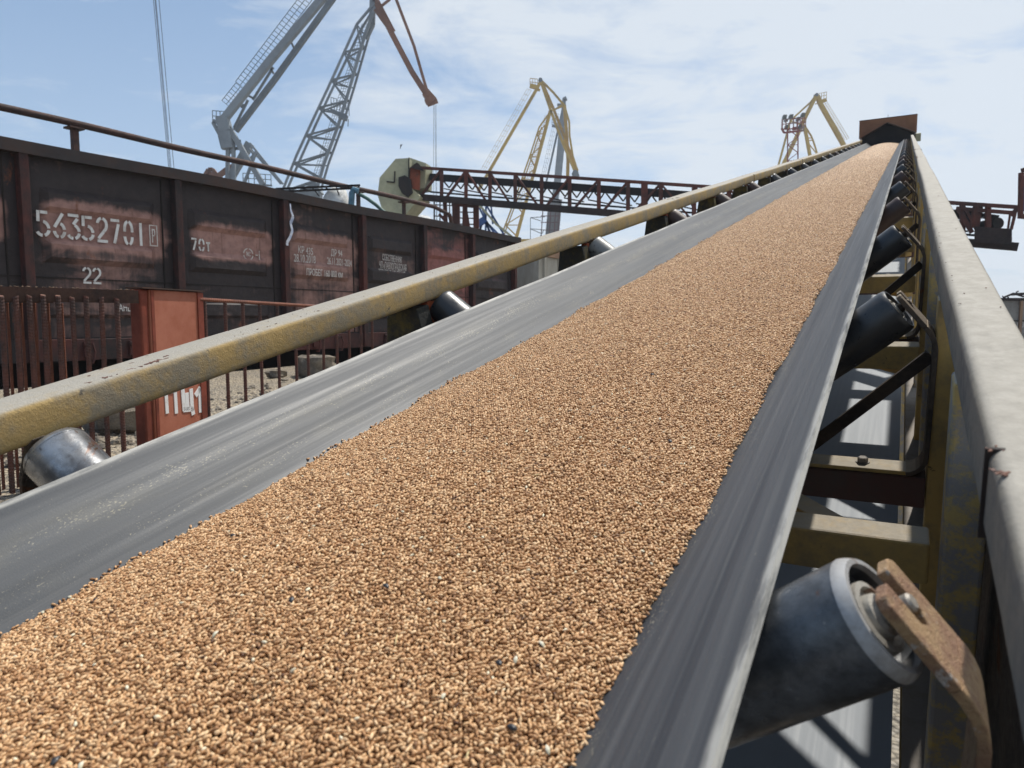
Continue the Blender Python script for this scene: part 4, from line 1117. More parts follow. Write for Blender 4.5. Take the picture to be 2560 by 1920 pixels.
for k in range(8):
    f = k / 7; lm.beam(t0.lerp(t1, f), c0.lerp(c1, min(1, f + .1)) + Vector((0, 0, -.12 * (k % 2))), .02)
lm.build('lattice', M_dark, ld)

# ------------------------------------------------------------------ orange cabinet and rebar fence
FZ = EZ + 0.12
cb = thing('steel_cabinet', 'faded orange sheet steel cabinet hand painted with white ПЩ1', 'cabinet', (at(377, 1100, 3.1).x, 3.1, YZ))
P0 = at(377, 800, 3.1); azc = R(13)
dc = Vector((math.sin(azc), math.cos(azc), 0)); nc = Vector((-math.cos(azc), math.sin(azc), 0))
# where the far edge's pixel column lands
r5 = ray(506, 800); 
s5 = (r5.x * P0.y - r5.y * P0.x) / (dc.x * r5.y - dc.y * r5.x)
def cp(s_, o_, z): p = P0 + dc * s_ + nc * o_; return Vector((p.x, p.y, z))
zt = EZ + 0.132
def cbox(s0, s1, o0, o1, z0, z1):
    return MB().hexa([cp(s0, o0, z0), cp(s1, o0, z0), cp(s1, o1, z0), cp(s0, o1, z0), cp(s0, o0, z1), cp(s1, o0, z1), cp(s1, o1, z1), cp(s0, o1, z1)])
cbox(0.0, s5, 0.0, 0.066, YZ, zt).build('body', M_cab, cb, bevel=0.004)
cbox(s5 - .035, s5 + .004, -0.006, 0.0, YZ, zt - .002).build('edge_strip', M_cabdark, cb)
cbox(0.004, 0.022, -0.004, 0.0, YZ, zt - .004).build('edge_seam', M_cabdark, cb)
cbox(-0.050, -0.002, 0.006, 0.062, YZ, zt + .001).build('corner_post', M_cabdark, cb, bevel=0.008)
cbox(-0.055, s5 + .008, -0.012, 0.074, zt + .002, zt + .008).build('lid', M_angle, cb)
# painted marks on the side that faces right
bmk = MB()
def stroke(pts, w_):
    pts = [(a, z) for a, z in pts]
    for (a, z), (b, y) in zip(pts[:-1], pts[1:]):
        d = Vector((b - a, y - z)); 
        if d.length == 0: continue
        d.normalize(); nx_, nz_ = -d.y * w_ / 2, d.x * w_ / 2
        q = [(a + nx_ - d.x * w_ * .25, z + nz_ - d.y * w_ * .25), (a - nx_ - d.x * w_ * .25, z - nz_ - d.y * w_ * .25), (b - nx_ + d.x * w_ * .25, y - nz_ + d.y * w_ * .25), (b + nx_ + d.x * w_ * .25, y + nz_ + d.y * w_ * .25)]
        bmk.hexa([cp(s_, -0.0005, z_) for s_, z_ in q] + [cp(s_, -0.003, z_) for s_, z_ in q])
def cz(y_, s_):   # pixel row on the cabinet side at along-position s_
    d_ = P0.y + dc.y * s_; return at(440, y_, d_).z
def cs_(x_):
    r = ray(x_, 980); return (r.x * P0.y - r.y * P0.x) / (dc.x * r.y - dc.y * r.x)
for pts in ([(414, 980), (415, 1031)], [(414, 980), (438, 976)], [(437, 972), (438, 1031)], [(456, 975), (458, 1024), (478, 1022)], [(466, 985), (467, 1023)], [(477, 975), (478, 1024)], [(478, 1022), (480, 1034)], [(489, 987), (499, 972), (499, 1028)]):
    stroke([(cs_(x), cz(y, cs_(x))) for x, y in pts], 0.020 if pts[0][0] < 450 else 0.024)
bmk.build('lettering', M_brush, cb)

def rebar_mesh(r, L, pitch=0.012, n=8):
    mb = MB(); k = int(L / pitch * 2); pts = []; rad = []
    for i in range(k + 1):
        pts.append((0, 0, -L * i / k)); rad.append(r * (1.0 if i % 2 else 0.86))
    mb.tube(pts, r, n, radii=rad)
    # helical feel: shear rings
    mb.v = [(x, y, z + 0.35 * x) for x, y, z in mb.v]
    return mb
# left panel: thick bars hanging from an angle iron, with a second row close behind
fe = thing('rebar_fence', 'rusty rebar fence with thick bars under an angle iron left of the orange cabinet', 'fence', (at(150, 900, 2.75).x, 2.75, YZ), group='rebar fence panels')
LA, LB = at(-60, 722, 2.60), at(345, 724, 3.02)
LA.z = LB.z = EZ + 0.118
dl = (LB - LA).normalized(); nl = Vector((-dl.y, dl.x, 0))
LA2 = LA - dl * 0.9
MB().beam(LA2 - Vector((0, 0, .024)), LB - Vector((0, 0, .024)), 0.006, 0.048).build('angle_iron', M_angle, fe)
MB().beam(LA2 + nl * .024 + Vector((0, 0, .003)), LB + nl * .024 + Vector((0, 0, .003)), 0.054, 0.006).build('angle_flange', M_angle, fe)
MB().beam(LA2 + nl * .10 - Vector((0, 0, .035)), LA.lerp(LB, .48) + nl * .10 - Vector((0, 0, .035)), 0.03, 0.03).build('rear_rail', M_angle, fe)
bar1 = rebar_mesh(0.0105, 0.74).build('bar', M_rebar, fe)
def isect(x_, off=0.0):
    r = ray(x_, 800); p0_ = LA - nl * 0.014 + nl * off
    s_ = (r.x * p0_.y - r.y * p0_.x) / (dl.x * r.y - dl.y * r.x)
    return p0_ + dl * s_
bars = []
for j, x_ in enumerate((-75, -35, 6, 42, 76, 111, 148, 183, 218, 256, 294)):
    q = isect(x_); q.z = EZ + 0.092 + random.uniform(-.004, .004)
    o = bar1 if j == 0 else bar1.copy()
    if j: COL.objects.link(o); attach(o, fe)
    o.matrix_basis = Matrix.Translation(q) @ Matrix.Rotation(random.uniform(-.008, .008), 4, 'Y') @ Matrix.Rotation(random.uniform(0, 6), 4, 'Z')
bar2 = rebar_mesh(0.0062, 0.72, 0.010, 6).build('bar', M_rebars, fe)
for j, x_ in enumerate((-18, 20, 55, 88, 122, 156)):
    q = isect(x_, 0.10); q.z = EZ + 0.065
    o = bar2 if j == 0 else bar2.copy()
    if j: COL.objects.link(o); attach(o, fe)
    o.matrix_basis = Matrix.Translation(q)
# crumbs of scale on the angle iron
cr = MB()
for _ in range(70):
    f = random.random(); q = LA.lerp(LB, f) + nl * random.uniform(0, .045) + Vector((0, 0, .008))
    rock(cr, q, random.uniform(.0015, .006), .6, 5, 3)
struct(cr.build('rust_scale', M_angle, fe), 'stuff')
# right panel: thin frame of rebar
f2 = thing('rebar_fence', 'rusty rebar fence with thinner bars under a rebar top rail right of the orange cabinet', 'fence', (at(640, 900, 3.9).x, 3.9, YZ), group='rebar fence panels')
RA, RB = at(509, 749, 3.45), at(1000, 778, 5.4)
dr = (RB - RA).normalized()
def rtube(a, b, r, nm, par, m):
    L = (b - a).length; k = int(L / 0.007); pts = [a.lerp(b, i / k) for i in range(k + 1)]
    return MB().tube(pts, r, 8, radii=[r * (1 if i % 2 else .84) for i in range(k + 1)]).build(nm, m, par)
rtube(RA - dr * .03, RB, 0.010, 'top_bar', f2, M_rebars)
bb = rebar_mesh(0.0095, 0.62, 0.0135).build('bar', M_rebar, f2)
drf = Vector((dr.x, dr.y, 0)).normalized()
for j, x_ in enumerate((513, 564, 608, 650, 694, 738, 768, 807, 841, 872, 902, 930)):
    r = ray(x_, 800); s_ = (r.x * RA.y - r.y * RA.x) / (drf.x * r.y - drf.y * r.x)
    f = s_ / (Vector((RB.x - RA.x, RB.y - RA.y, 0)).length)
    q = RA.lerp(RB, f); q.z -= 0.008
    o = bb if j == 0 else bb.copy()
    if j: COL.objects.link(o); attach(o, f2)
    o.matrix_basis = Matrix.Translation(q) @ Matrix.Rotation(random.uniform(0, 6), 4, 'Z')
za = YZ + 0.13
MB().beam((RA.x, RA.y, za), (RB.x, RB.y, za - .02), 0.05, 0.05).build('bottom_rail', M_angle, f2)

# ------------------------------------------------------------------ far machinery
def seg(mb, pts, w_, D, up=(0, 1, 0)):
    """Chain of beams through picture-measured joints at distance D (tuples may carry their own distance)."""
    q = [at(p[0], p[1], p[2] if len(p) > 2 else D) for p in pts]
    for a, b in zip(q[:-1], q[1:]): mb.beam(a, b, w_, w_, up)
    return mb
def px(D, n): return n * D / F
def lattice(mb, A_, B_, w_, D, n, D2=None, side=True):
    """Two chords (lists of joints) with zigzag lacing."""
    def samp(L, f):
        d = [0]
        for a, b in zip(L[:-1], L[1:]): d.append(d[-1] + math.dist(a[:2], b[:2]))
        t = f * d[-1]
        for i in range(len(L) - 1):
            if t <= d[i + 1] + 1e-6:
                k = (t - d[i]) / max(1e-6, d[i + 1] - d[i]); return (L[i][0] + (L[i + 1][0] - L[i][0]) * k, L[i][1] + (L[i + 1][1] - L[i][1]) * k)
        return L[-1]
    for i in range(n):
        a = samp(A_, i / n); b = samp(B_, (i + .5) / n); c = samp(A_, (i + 1) / n)
        mb.beam(at(*a, D), at(*b, D2 or D), w_); mb.beam(at(*b, D2 or D), at(*c, D), w_)
        mb.beam(at(*samp(A_, i / n), D), at(*samp(B_, i / n), D2 or D), w_ * .8)
def railing(mb, pts, h, D, w_, posts=5, rails=2):
    q = [at(x, y, D) for x, y in pts]
    for a, b in zip(q[:-1], q[1:]):
        for r in range(1, rails + 1): mb.beam(a + Vector((0, 0, h * r / rails)), b + Vector((0, 0, h * r / rails)), w_)
        for k in range(posts + 1): p = a.lerp(b, k / posts); mb.beam(p, p + Vector((0, 0, h)), w_)
def ladder(mb, a, b, off, D, w_, n):
    A_, B_ = at(*a, D), at(*b, D); O = Vector(off)
    for s_ in (0, .5, 1): mb.beam(A_ + O * s_, B_ + O * s_, w_ * .7)
    for k in range(n + 1): p = A_.lerp(B_, k / n); mb.beam(p, p + O, w_ * .7)

# big grey luffing crane
D = 85.0
gc = thing('portal_crane', 'tall grey harbour crane with lattice boom and rust brown jib, largest of the cranes', 'crane', (at(640, 800, D).x, D, 0), group='harbour cranes')
m = MB(); seg(m, [(562, 296), (677, 150), (803, 0), (897, -112)], px(D, 16), D); m.build('stay_girder', M_grey, gc)
m = MB(); seg(m, [(589, 328), (686, 200), (830, 0), (908, -110)], px(D, 12), D + 3); m.build('stay_girder', M_greyd, gc)
m = MB()
for a, b in (((602, 268), (611, 262)), ((618, 238), (634, 246)), ((676, 170), (684, 184)), ((728, 105), (734, 118)), ((620, 250), (585, 320)), ((683, 168), (632, 250))): seg(m, [a, b], px(D, 5), D + 1)
m.build('girder_struts', M_greyd, gc)
m = MB(); ladder(m, (577, 270), (612, 226), (-1.0, 0, .85), D, px(D, 1.8), 6); ladder(m, (612, 222), (780, 0), (-1.05, 0, .8), D, px(D, 1.8), 26); m.build('stay_walkway', M_greyd, gc)
m = MB(); seg(m, [(556, 293), (566, 330), (572, 372)], px(D, 26), D); seg(m, [(532, 303), (556, 306)], px(D, 8), D); seg(m, [(533, 306), (562, 360)], px(D, 8), D); seg(m, [(570, 360), (568, 470)], px(D, 8), D); seg(m, [(583, 360), (586, 470)], px(D, 8), D); seg(m, [(572, 318), (612, 385), (658, 462)], px(D, 12), D)
seg(m, [(625, 358), (607, 392), (572, 452)], px(D, 17), D + 2); seg(m, [(625, 358), (707, 460)], px(D, 5), D); seg(m, [(640, 380), (612, 455)], px(D, 6), D); seg(m, [(622, 366), (702, 460)], px(D, 4), D + 3); seg(m, [(640, 380), (700, 455)], px(D, 4), D)
for a, b in (((566, 330), (600, 365)), ((600, 365), (570, 385)), ((548, 340), (556, 372)), ((556, 372), (600, 372)), ((622, 372), (640, 392)), ((640, 380), (624, 400))): seg(m, [a, b], px(D, 5), D + .5)
m.build('a_frame', M_grey, gc)
m = MB(); railing(m, [(532, 303), (570, 306)], 1.2, D, px(D, 1.6), 4); railing(m, [(575, 376), (602, 372)], 1.0, D, px(D, 1.5), 3); railing(m, [(608, 458), (678, 462)], 1.15, D, px(D, 1.6), 5); seg(m, [(606, 460), (680, 464)], px(D, 4), D); m.build('platform_railing', M_greyd, gc)
LC = [(936, 8), (892, 61), (820, 220), (783, 298), (742, 387), (705, 480)]
LC2 = [(936, 20), (900, 78), (824, 237), (788, 315), (753, 393), (715, 480)]
RC = [(938, 20), (912, 88), (875, 217), (845, 315), (810, 410), (790, 480)]
m = MB(); seg(m, LC, px(D, 5), D); seg(m, LC2, px(D, 5), D + 3); m.build('boom_chord', M_grey, gc)
m = MB(); seg(m, RC, px(D, 6.5), D); seg(m, [(x + 11, y) for x, y in RC[1:]], px(D, 5), D + 3); seg(m, [(932, 2), (930, 60), (913, 96)], px(D, 13), D + 1); m.build('boom_chord', M_grey, gc)
m = MB(); lattice(m, LC[1:], RC[1:], px(D, 4), D, 6); lattice(m, LC2[1:], [(x + 8, y) for x, y in RC[1:]], px(D, 3.4), D + 3, 6); m.build('boom_lacing', M_greyd, gc)
m = MB(); ladder(m, (905, 60), (782, 440), (.6, 0, 0), D + 1.5, px(D, 1.2), 50); m.build('boom_ladder', M_greyd, gc)
m = MB(); seg(m, [(826, 276), (868, 294)], px(D, 9), D); seg(m, [(848, 290), (868, 296)], px(D, 12), D); railing(m, [(850, 285), (873, 290)], 1.4, D, px(D, 1.6), 3); railing(m, [(828, 270), (842, 274)], 1.2, D, px(D, 1.4), 2); seg(m, [(871, 298), (870, 316)], px(D, 1.8), D); m.build('boom_platform', M_greyd, gc)
m = MB(); seg(m, [(905, -110), (930, -30), (940, 6), (980, 85), (1030, 180), (1075, 250)], px(D, 13), D + 1); seg(m, [(938, 24), (978, 80)], px(D, 8), D - 1); seg(m, [(944, 0), (985, 78)], px(D, 7), D + 2); m.build('jib', M_jib, gc)
m = MB(); seg(m, [(975, -50), (991, 0), (1035, 115), (1061, 205), (1072, 240)], px(D, 7), D); seg(m, [(955, 14), (975, -2)], px(D, 5), D); m.build('jib_tie', M_jib, gc)
m = MB(); seg(m, [(1064, 232), (1084, 254)], px(D, 20), D + 1); seg(m, [(1068, 262), (1094, 252)], px(D, 9), D + 1); m.lathe(at(1073, 252, D + 1), (0, 1, 0), [(-.35, 0), (-.35, px(D, 11)), (.35, px(D, 11)), (.35, 0)], 16); m.build('jib_nose', M_jib, gc)
m = MB()
for a, b in (((1084, 262), (1084, 640)), ((1087, 262), (1092, 640)), ((1090, 262), (1093, 640))): seg(m, [a, b], px(D, .9), D + 1)
m.build('hoist_rope', M_greyd, gc)
m = MB(); seg(m, [(512, 441), (522, 424), (532, 424), (544, 440)], px(D, 9), D + 4); seg(m, [(525, 436), (550, 446)], px(D, 14), D + 4); seg(m, [(536, 448), (566, 425), (617, 398)], px(D, 11), D + 4); m.build('counterweight', M_jib, gc)
m = MB(); seg(m, [(600, 470), (640, 500), (740, 500), (800, 470)], px(D, 30), D + 2)
for x in (600, 790): seg(m, [(x, 480), (x, 833)], px(D, 26), D + 2)
m.build('portal_base', M_grey, gc)

# ropes of a crane standing out of the picture
D = 60.0
q0 = at(428, 415, D)
rp = thing('hoist_ropes', 'four thin steel hoist ropes hanging down behind the wagon at left', 'ropes', (q0.x, D, 0))
m = MB()
for a, b in (((380, -40), (421, 411)), ((384, -40), (424, 411)), ((386, -40), (427, 411)), ((394, -40), (434, 411))): seg(m, [(a[0] - 40, a[1] - 400), a, b, (b[0] + 16, 800)], px(D, .95), D)
m.build('rope', M_dark, rp)

# yellow crane in the middle
D = 135.0
yc = thing('portal_crane', 'ochre yellow harbour crane with folded jib in the middle distance', 'crane', (at(1300, 800, D).x, D, 0), group='harbour cranes')
m = MB(); seg(m, [(1352, 203), (1340, 226), (1221, 432), (1195, 478)], px(D, 7), D); m.build('stay_girder', M_yel, yc)
m = MB(); ladder(m, (1328, 226), (1210, 432), (-.75, 0, .3), D, px(D, .8), 16); m.build('stay_ladder', M_yel, yc)
m = MB(); seg(m, [(1325, 214), (1346, 220)], px(D, 9), D); seg(m, [(1340, 222), (1350, 226)], px(D, 5), D); railing(m, [(1325, 214), (1344, 216)], 1.3, D, px(D, 1.2), 3); m.build('top_platform', M_yel, yc)
m = MB(); m.lathe(at(1351, 201, D), (0, 1, 0), [(-.4, 0), (-.4, px(D, 5)), (.4, px(D, 5)), (.4, 0)], 14); m.build('apex_sheave', M_greyd, yc)
m = MB(); seg(m, [(1352, 203), (1377, 277), (1406, 355), (1436, 425)], px(D, 6), D); seg(m, [(1355, 205), (1385, 275), (1412, 345), (1441, 425)], px(D, 6), D + 2)
for k in range(6): f = k / 6; seg(m, [(1365 + 70 * f, 240 + 165 * f), (1374 + 68 * f, 240 + 165 * f)], px(D, 4), D + 1)
seg(m, [(1410, 350), (1442, 428)], px(D, 9), D + 1); m.build('jib', M_yel, yc)
m = MB(); seg(m, [(1354, 202), (1384, 232), (1411, 264), (1423, 305), (1424, 340), (1432, 390), (1444, 428)], px(D, 4.5), D); seg(m, [(1377, 277), (1411, 264)], px(D, 3.5), D); seg(m, [(1385, 275), (1405, 262)], px(D, 3), D); m.build('jib_tie', M_yel, yc)
m = MB(); seg(m, [(1411, 264), (1416, 330), (1420, 400), (1419, 441), (1418, 470)], px(D, 8), D + 3); m.build('column_strut', M_yel, yc)
m = MB(); m.lathe(at(1438, 434, D), (0, 1, 0), [(-.4, 0), (-.4, px(D, 8)), (.4, px(D, 8)), (.4, 0)], 14); seg(m, [(1436, 442), (1448, 438)], px(D, 5), D); m.build('jib_nose', M_greyd, yc)
RC = [(1377, 277), (1358, 350), (1335, 435), (1312, 520), (1294, 587), (1285, 620)]
LC = [(1373, 283), (1348, 318), (1328, 380), (1309, 435), (1285, 505), (1259, 574), (1245, 620)]
m = MB(); seg(m, RC, px(D, 6), D); seg(m, [(x - 4, y) for x, y in RC], px(D, 3), D + 2); m.build('boom_chord', M_yel, yc)
m = MB(); seg(m, LC, px(D, 3.6), D); seg(m, [(x + 6, y) for x, y in LC[1:]], px(D, 3), D + 2); m.build('boom_chord', M_yel, yc)
m = MB(); lattice(m, LC, RC, px(D, 2.4), D, 6, D + 1); m.build('boom_lacing', M_yel, yc)
m = MB(); ladder(m, (1362, 290), (1290, 520), (.7, 0, .1), D + 1, px(D, .8), 40); m.build('boom_ladder', M_yel, yc)
m = MB(); seg(m, [(1240, 600), (1240, 833)], px(D, 22), D); seg(m, [(1330, 600), (1330, 833)], px(D, 22), D); seg(m, [(1225, 610), (1345, 610)], px(D, 22), D); m.build('portal_base', M_yel, yc)

# grey crane behind it
D = 165.0
M_foot = grime('pale_mast_foot_steel', (0.16, 0.17, 0.18), (0.10, 0.08, 0.075), 0.6, 0.4, 0.6, 0.7, stretch=(1, 1, .3), bump=None)
g2 = thing('portal_crane', 'slate grey crane mast with rusty lattice foot behind the middle yellow crane', 'crane', (at(1385, 800, D).x, D, 0), group='harbour cranes')
m = MB(); seg(m, [(1410, 250), (1408, 300)], px(D, 9), D); seg(m, [(1408, 295), (1402, 370), (1392, 470), (1386, 505)], px(D, 17), D); m.build('mast', M_grey, g2)
m = MB(); seg(m, [(1388, 500), (1380, 590), (1374, 720), (1374, 830)], px(D, 32), D); m.build('mast_foot', M_foot, g2)
m = MB(); seg(m, [(1408, 262), (1405, 280), (1369, 441), (1360, 480)], px(D, 5), D); m.build('stay', M_greyd, g2)
m = MB(); ladder(m, (1397, 285), (1362, 441), (-.8, 0, .1), D, px(D, .7), 14); m.build('stay_ladder', M_greyd, g2)
m = MB(); seg(m, [(1393, 262), (1405, 262)], px(D, 5), D); seg(m, [(1408, 250), (1416, 246)], px(D, 9), D); seg(m, [(1380, 314), (1395, 318)], px(D, 5), D); seg(m, [(1404, 322), (1414, 324)], px(D, 6), D); railing(m, [(1380, 312), (1394, 315)], 1.2, D, px(D, 1), 3); m.build('mast_platform', M_greyd, g2)
m = MB()
for x in (1352, 1372, 1384, 1394): seg(m, [(x + 6, 515), (x, 600)], px(D, 2.2), D - 3)
for y in (540, 556, 575, 590): seg(m, [(1352, y), (1398, y)], px(D, 1.8), D - 3)
m.build('red_scaffold', M_truss, g2)
m = MB()
for a, b in (((1326, 544), (1326, 600)), ((1326, 544), (1362, 542)), ((1326, 572), (1356, 574)), ((1326, 544), (1352, 552)), ((1326, 572), (1354, 584)), ((1345, 600), (1360, 575))): seg(m, [a, b], px(D, 1.6), D - 4)
m.build('side_frame', M_greyd, g2)

# right yellow crane
D = 140.0
rc = thing('portal_crane', 'ochre yellow harbour crane at right, just left of the belt head', 'crane', (at(2010, 800, D).x, D, 0), group='harbour cranes')
m = MB(); seg(m, [(2043, 240), (2052, 262), (2108, 361), (2150, 440)], px(D, 9), D); m.build('stay_girder', M_yel, rc)
m = MB(); ladder(m, (2056, 258), (2112, 350), (.8, 0, .35), D, px(D, .9), 24); m.build('stay_ladder', M_yel, rc)
m = MB(); seg(m, [(2047, 256), (2065, 250)], px(D, 8), D); seg(m, [(2038, 260), (2052, 257)], px(D, 2), D); railing(m, [(2047, 250), (2066, 246)], 1.2, D, px(D, 1), 3); m.build('top_platform', M_yel, rc)
m = MB(); seg(m, [(2041, 238), (2014, 291), (1990, 345), (1962, 403), (1935, 460)], px(D, 8), D); m.build('jib', M_yel, rc)
m = MB(); seg(m, [(2040, 238), (2026, 256), (1980, 298), (1973, 310), (1968, 332), (1947, 410), (1936, 450)], px(D, 4), D); seg(m, [(1980, 304), (2003, 312)], px(D, 3), D); m.build('jib_tie', M_yel, rc)
m = MB(); seg(m, [(2010, 312), (2016, 340), (2024, 385), (2034, 430)], px(D, 6.5), D); m.build('boom_chord', M_yel, rc)
m = MB(); seg(m, [(2014, 318), (2028, 340), (2034, 355), (2042, 381), (2054, 425)], px(D, 3.2), D + 1); seg(m, [(2021, 358), (2042, 385)], px(D, 2), D); seg(m, [(2018, 345), (2030, 345)], px(D, 2), D); seg(m, [(2020, 352), (2033, 350)], px(D, 2), D); m.build('boom_chord', M_yel, rc)
m = MB(); m.lathe(at(2040, 238, D), (0, 1, 0), [(-.4, 0), (-.4, px(D, 4)), (.4, px(D, 4)), (.4, 0)], 14); m.build('apex_sheave', M_greyd, rc)
m = MB(); seg(m, [(1990, 440), (1990, 833)], px(D, 30), D); m.build('portal_base', M_yel, rc)

# floodlight mast
D = 62.0
fm = thing('floodlight_mast', 'red and white lattice mast with floodlights in front of the right yellow crane', 'light mast', (at(1982, 800, D).x, D, 0))
m = MB()
for x in (1969, 1995):
    for d_ in (0, 1.2): seg(m, [(x, 322), (x - 1, 840)], px(D, 2.4), D + d_)
lattice(m, [(1969, 322), (1968, 840)], [(1995, 322), (1994, 840)], px(D, 1.6), D, 13); m.build('mast_lattice', M_red, fm)
m = MB(); seg(m, [(1954, 320), (1960, 332), (2010, 326)], px(D, 4), D); seg(m, [(1982, 322), (2010, 318)], px(D, 7), D + .5); seg(m, [(1955, 323), (1985, 322)], px(D, 2.5), D); railing(m, [(1954, 322), (2014, 318)], .75, D - .4, px(D, 1.4), 6); railing(m, [(1956, 322), (2010, 314)], .75, D + 1.4, px(D, 1.4), 6); m.build('mast_platform', M_red, fm)
for x, y, s_ in ((1960, 294, 9), (1965, 302, 6), (1976, 293, 9), (1994, 299, 8), (2006, 289, 9), (1965, 318, 7), (1999, 317, 7)):
    m = MB(); q = at(x, y, D); h = px(D, s_) / 2
    m.hexa([q + Vector(v) for v in ((-h, -.15, -h), (h, -.15, -h * .9), (h * .7, .25, -h * .7), (-h * .7, .25, -h * .7), (-h, -.3, h), (h, -.3, h * 1.05), (h * .7, .15, h * .7), (-h * .7, .15, h * .7))])
    m.beam(q - Vector((0, 0, h)), q - Vector((0, 0, h * 2.1)), .05)
    m.build('floodlight', M_lamp, fm)

# ------------------------------------------------------------------ red truss conveyor crossing behind
tcv = thing('truss_conveyor', 'oxide red truss conveyor bridge crossing behind, with cream octagonal head hood', 'conveyor', (at(1500, 800, 30).x, 30, 0))
def dd(x): return 33.0 + (x - 1040) * (24.0 - 33.0) / 1500.0
def tp(x, y, off=0.0): return at(x, y, dd(x) + off)
def topy(x): return 420 + (x - 1060) * 0.066
def boty(x): return 493 + (x - 1070) * 0.083
VX = [1104, 1165, 1225, 1288, 1354, 1424, 1497, 1570, 1652, 1735, 1822, 1912, 2005, 2100, 2200, 2302, 2406, 2470]
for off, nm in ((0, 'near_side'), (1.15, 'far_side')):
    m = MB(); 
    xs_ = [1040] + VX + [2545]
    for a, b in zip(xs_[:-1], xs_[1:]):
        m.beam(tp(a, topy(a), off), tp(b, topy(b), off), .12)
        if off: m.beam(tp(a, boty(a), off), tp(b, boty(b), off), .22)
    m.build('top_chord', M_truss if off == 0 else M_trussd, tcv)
    if off == 0:
        m = MB()
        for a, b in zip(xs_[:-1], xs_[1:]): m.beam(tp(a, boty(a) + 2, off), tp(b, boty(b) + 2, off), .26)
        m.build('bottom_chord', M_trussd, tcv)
    m = MB()
    for k, x in enumerate(VX):
        m.beam(tp(x, topy(x), off), tp(x, boty(x), off), .16, .10)
    diag = [(-1, 0), (-1, 0), (0, 1), (0, 1), (0, 1), (-1, 0), (-1, 0), (-1, 0), (0, 1)]
    for k in range(len(VX) - 1):
        a, b = VX[k], VX[k + 1]
        if k in (0, 4, 5, 6, 7): m.beam(tp(b, topy(b), off), tp(a + 10, boty(a + 10), off), .13, .08)
        elif k == 8 or k % 2: m.beam(tp(a, topy(a), off), tp(b - 8, boty(b - 8), off), .13, .08)
        else: m.beam(tp(a, topy(a), off), tp(b - 12, boty(b - 12), off), .13, .08)
    if off == 0: m.beam(tp(VX[0], topy(VX[0])), tp(1052, boty(1052)), .13, .08); m.beam(tp(1611, topy(1611)), tp(1611, boty(1611)), .26, .1)
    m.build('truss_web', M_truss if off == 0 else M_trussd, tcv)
# belt strands and idlers
def strip(y0, y1, x0, x1, off0, off1, nm, mt_):
    m = MB()
    xs_ = np.linspace(x0, x1, 16)
    for a, b in zip(xs_[:-1], xs_[1:]):
        def q(x, f, o_): return tp(x, topy(x) + (boty(x) - topy(x)) * f, o_)
        m.hexa([q(a, y1, off0), q(b, y1, off0), q(b, y1, off1), q(a, y1, off1), q(a, y0, off0), q(b, y0, off0), q(b, y0, off1), q(a, y0, off1)])
    m.build(nm, mt_, tcv)
strip(.17, .42, 1075, 2440, .15, 1.0, 'carrying_belt', M_flap)
strip(.78, .84, 1075, 2480, .2, .95, 'return_belt', M_flap)
m = MB()
for k in range(46):
    x = 1110 + k * 29; f0, f1 = .42, .62
    y0 = topy(x) + (boty(x) - topy(x)) * f0; y1 = topy(x + 14) + (boty(x + 14) - topy(x + 14)) * f1
    m.beam(tp(x, y0, .3), tp(x + 13, y1, .3), .06); m.beam(tp(x + 13, y1, .3), tp(x + 24, y0, .3), .05)
for k in range(22):
    x = 1110 + k * 60
    y1 = topy(x) + (boty(x) - topy(x)) * .66
    m.beam(tp(x, y1, .1), tp(x + 50, y1 + 10, .1), .05)
m.build('idler_frames', M_trussd, tcv)
m = MB()
for a, b in ((1180, 1500), (1500, 1700), (1700, 1900)):
    m.beam(tp(a, boty(a) + 9, 0), tp(b, boty(b) + 9, 0), .06)
for x in range(1200, 1720, 46): m.beam(tp(x, boty(x)), tp(x + 4, boty(x) + 9), .07)
for x, w_ in ((1300, 46), (1400, 60), (1475, 50)):
    m.hexa([tp(x, boty(x) + 3), tp(x + w_, boty(x) + 12), tp(x + w_, boty(x) + 12, .6), tp(x, boty(x) + 3, .6), tp(x, boty(x)), tp(x + w_, boty(x) + 5), tp(x + w_, boty(x) + 5, .6), tp(x, boty(x), .6)])
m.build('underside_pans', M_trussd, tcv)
m = MB(); m.hexa([at(1023, 470, 32.5), at(1050, 476, 32.5), at(1050, 476, 32.9), at(1023, 470, 32.9), at(1026, 420, 32.5), at(1051, 421, 32.5), at(1051, 421, 32.9), at(1026, 420, 32.9)])
m.build('end_panel', M_orange, tcv)
# octagonal head hood
hood = [(989, 397), (1021, 395), (1021, 462), (1052, 492), (1014, 536), (956, 527), (944, 488), (949, 444)]
n = len(hood); m = MB()
fr_ = [at(x, y, 32.4) for x, y in hood]; bk = [p + Vector((.25, 1.5, 0)) for p in fr_]
m.add(fr_ + bk, [tuple(range(n)), tuple(range(2 * n - 1, n - 1, -1))] + [(i, (i + 1) % n, n + (i + 1) % n, n + i) for i in range(n)])
ho = m.build('head_hood', M_hood, tcv)
hb = [(1021, 393), (1065, 408), (1062, 470), (1021, 476)]; fb = [at(x, y, 33.0) for x, y in hb]; bb_ = [p + Vector((.2, 1.0, 0)) for p in fb]
m = MB(); m.add(fb + bb_, [(0, 1, 2, 3), (7, 6, 5, 4)] + [(i, (i + 1) % 4, 4 + (i + 1) % 4, 4 + i) for i in range(4)]); m.build('hood_side', M_hood, tcv)
m = MB(); a = at(1022, 396, 32.3); m.beam(a, at(1022, 470, 32.3), .05); m.build('hood_seam', M_dark, tcv)
m = MB(); 
q = [at(x, y, 32.36) for x, y in ((967, 454), (986, 456), (987, 428))]
m.beam(q[0], q[1], .05); m.beam(q[1], q[2], .05); m.build('hood_bracket', M_dark, tcv)
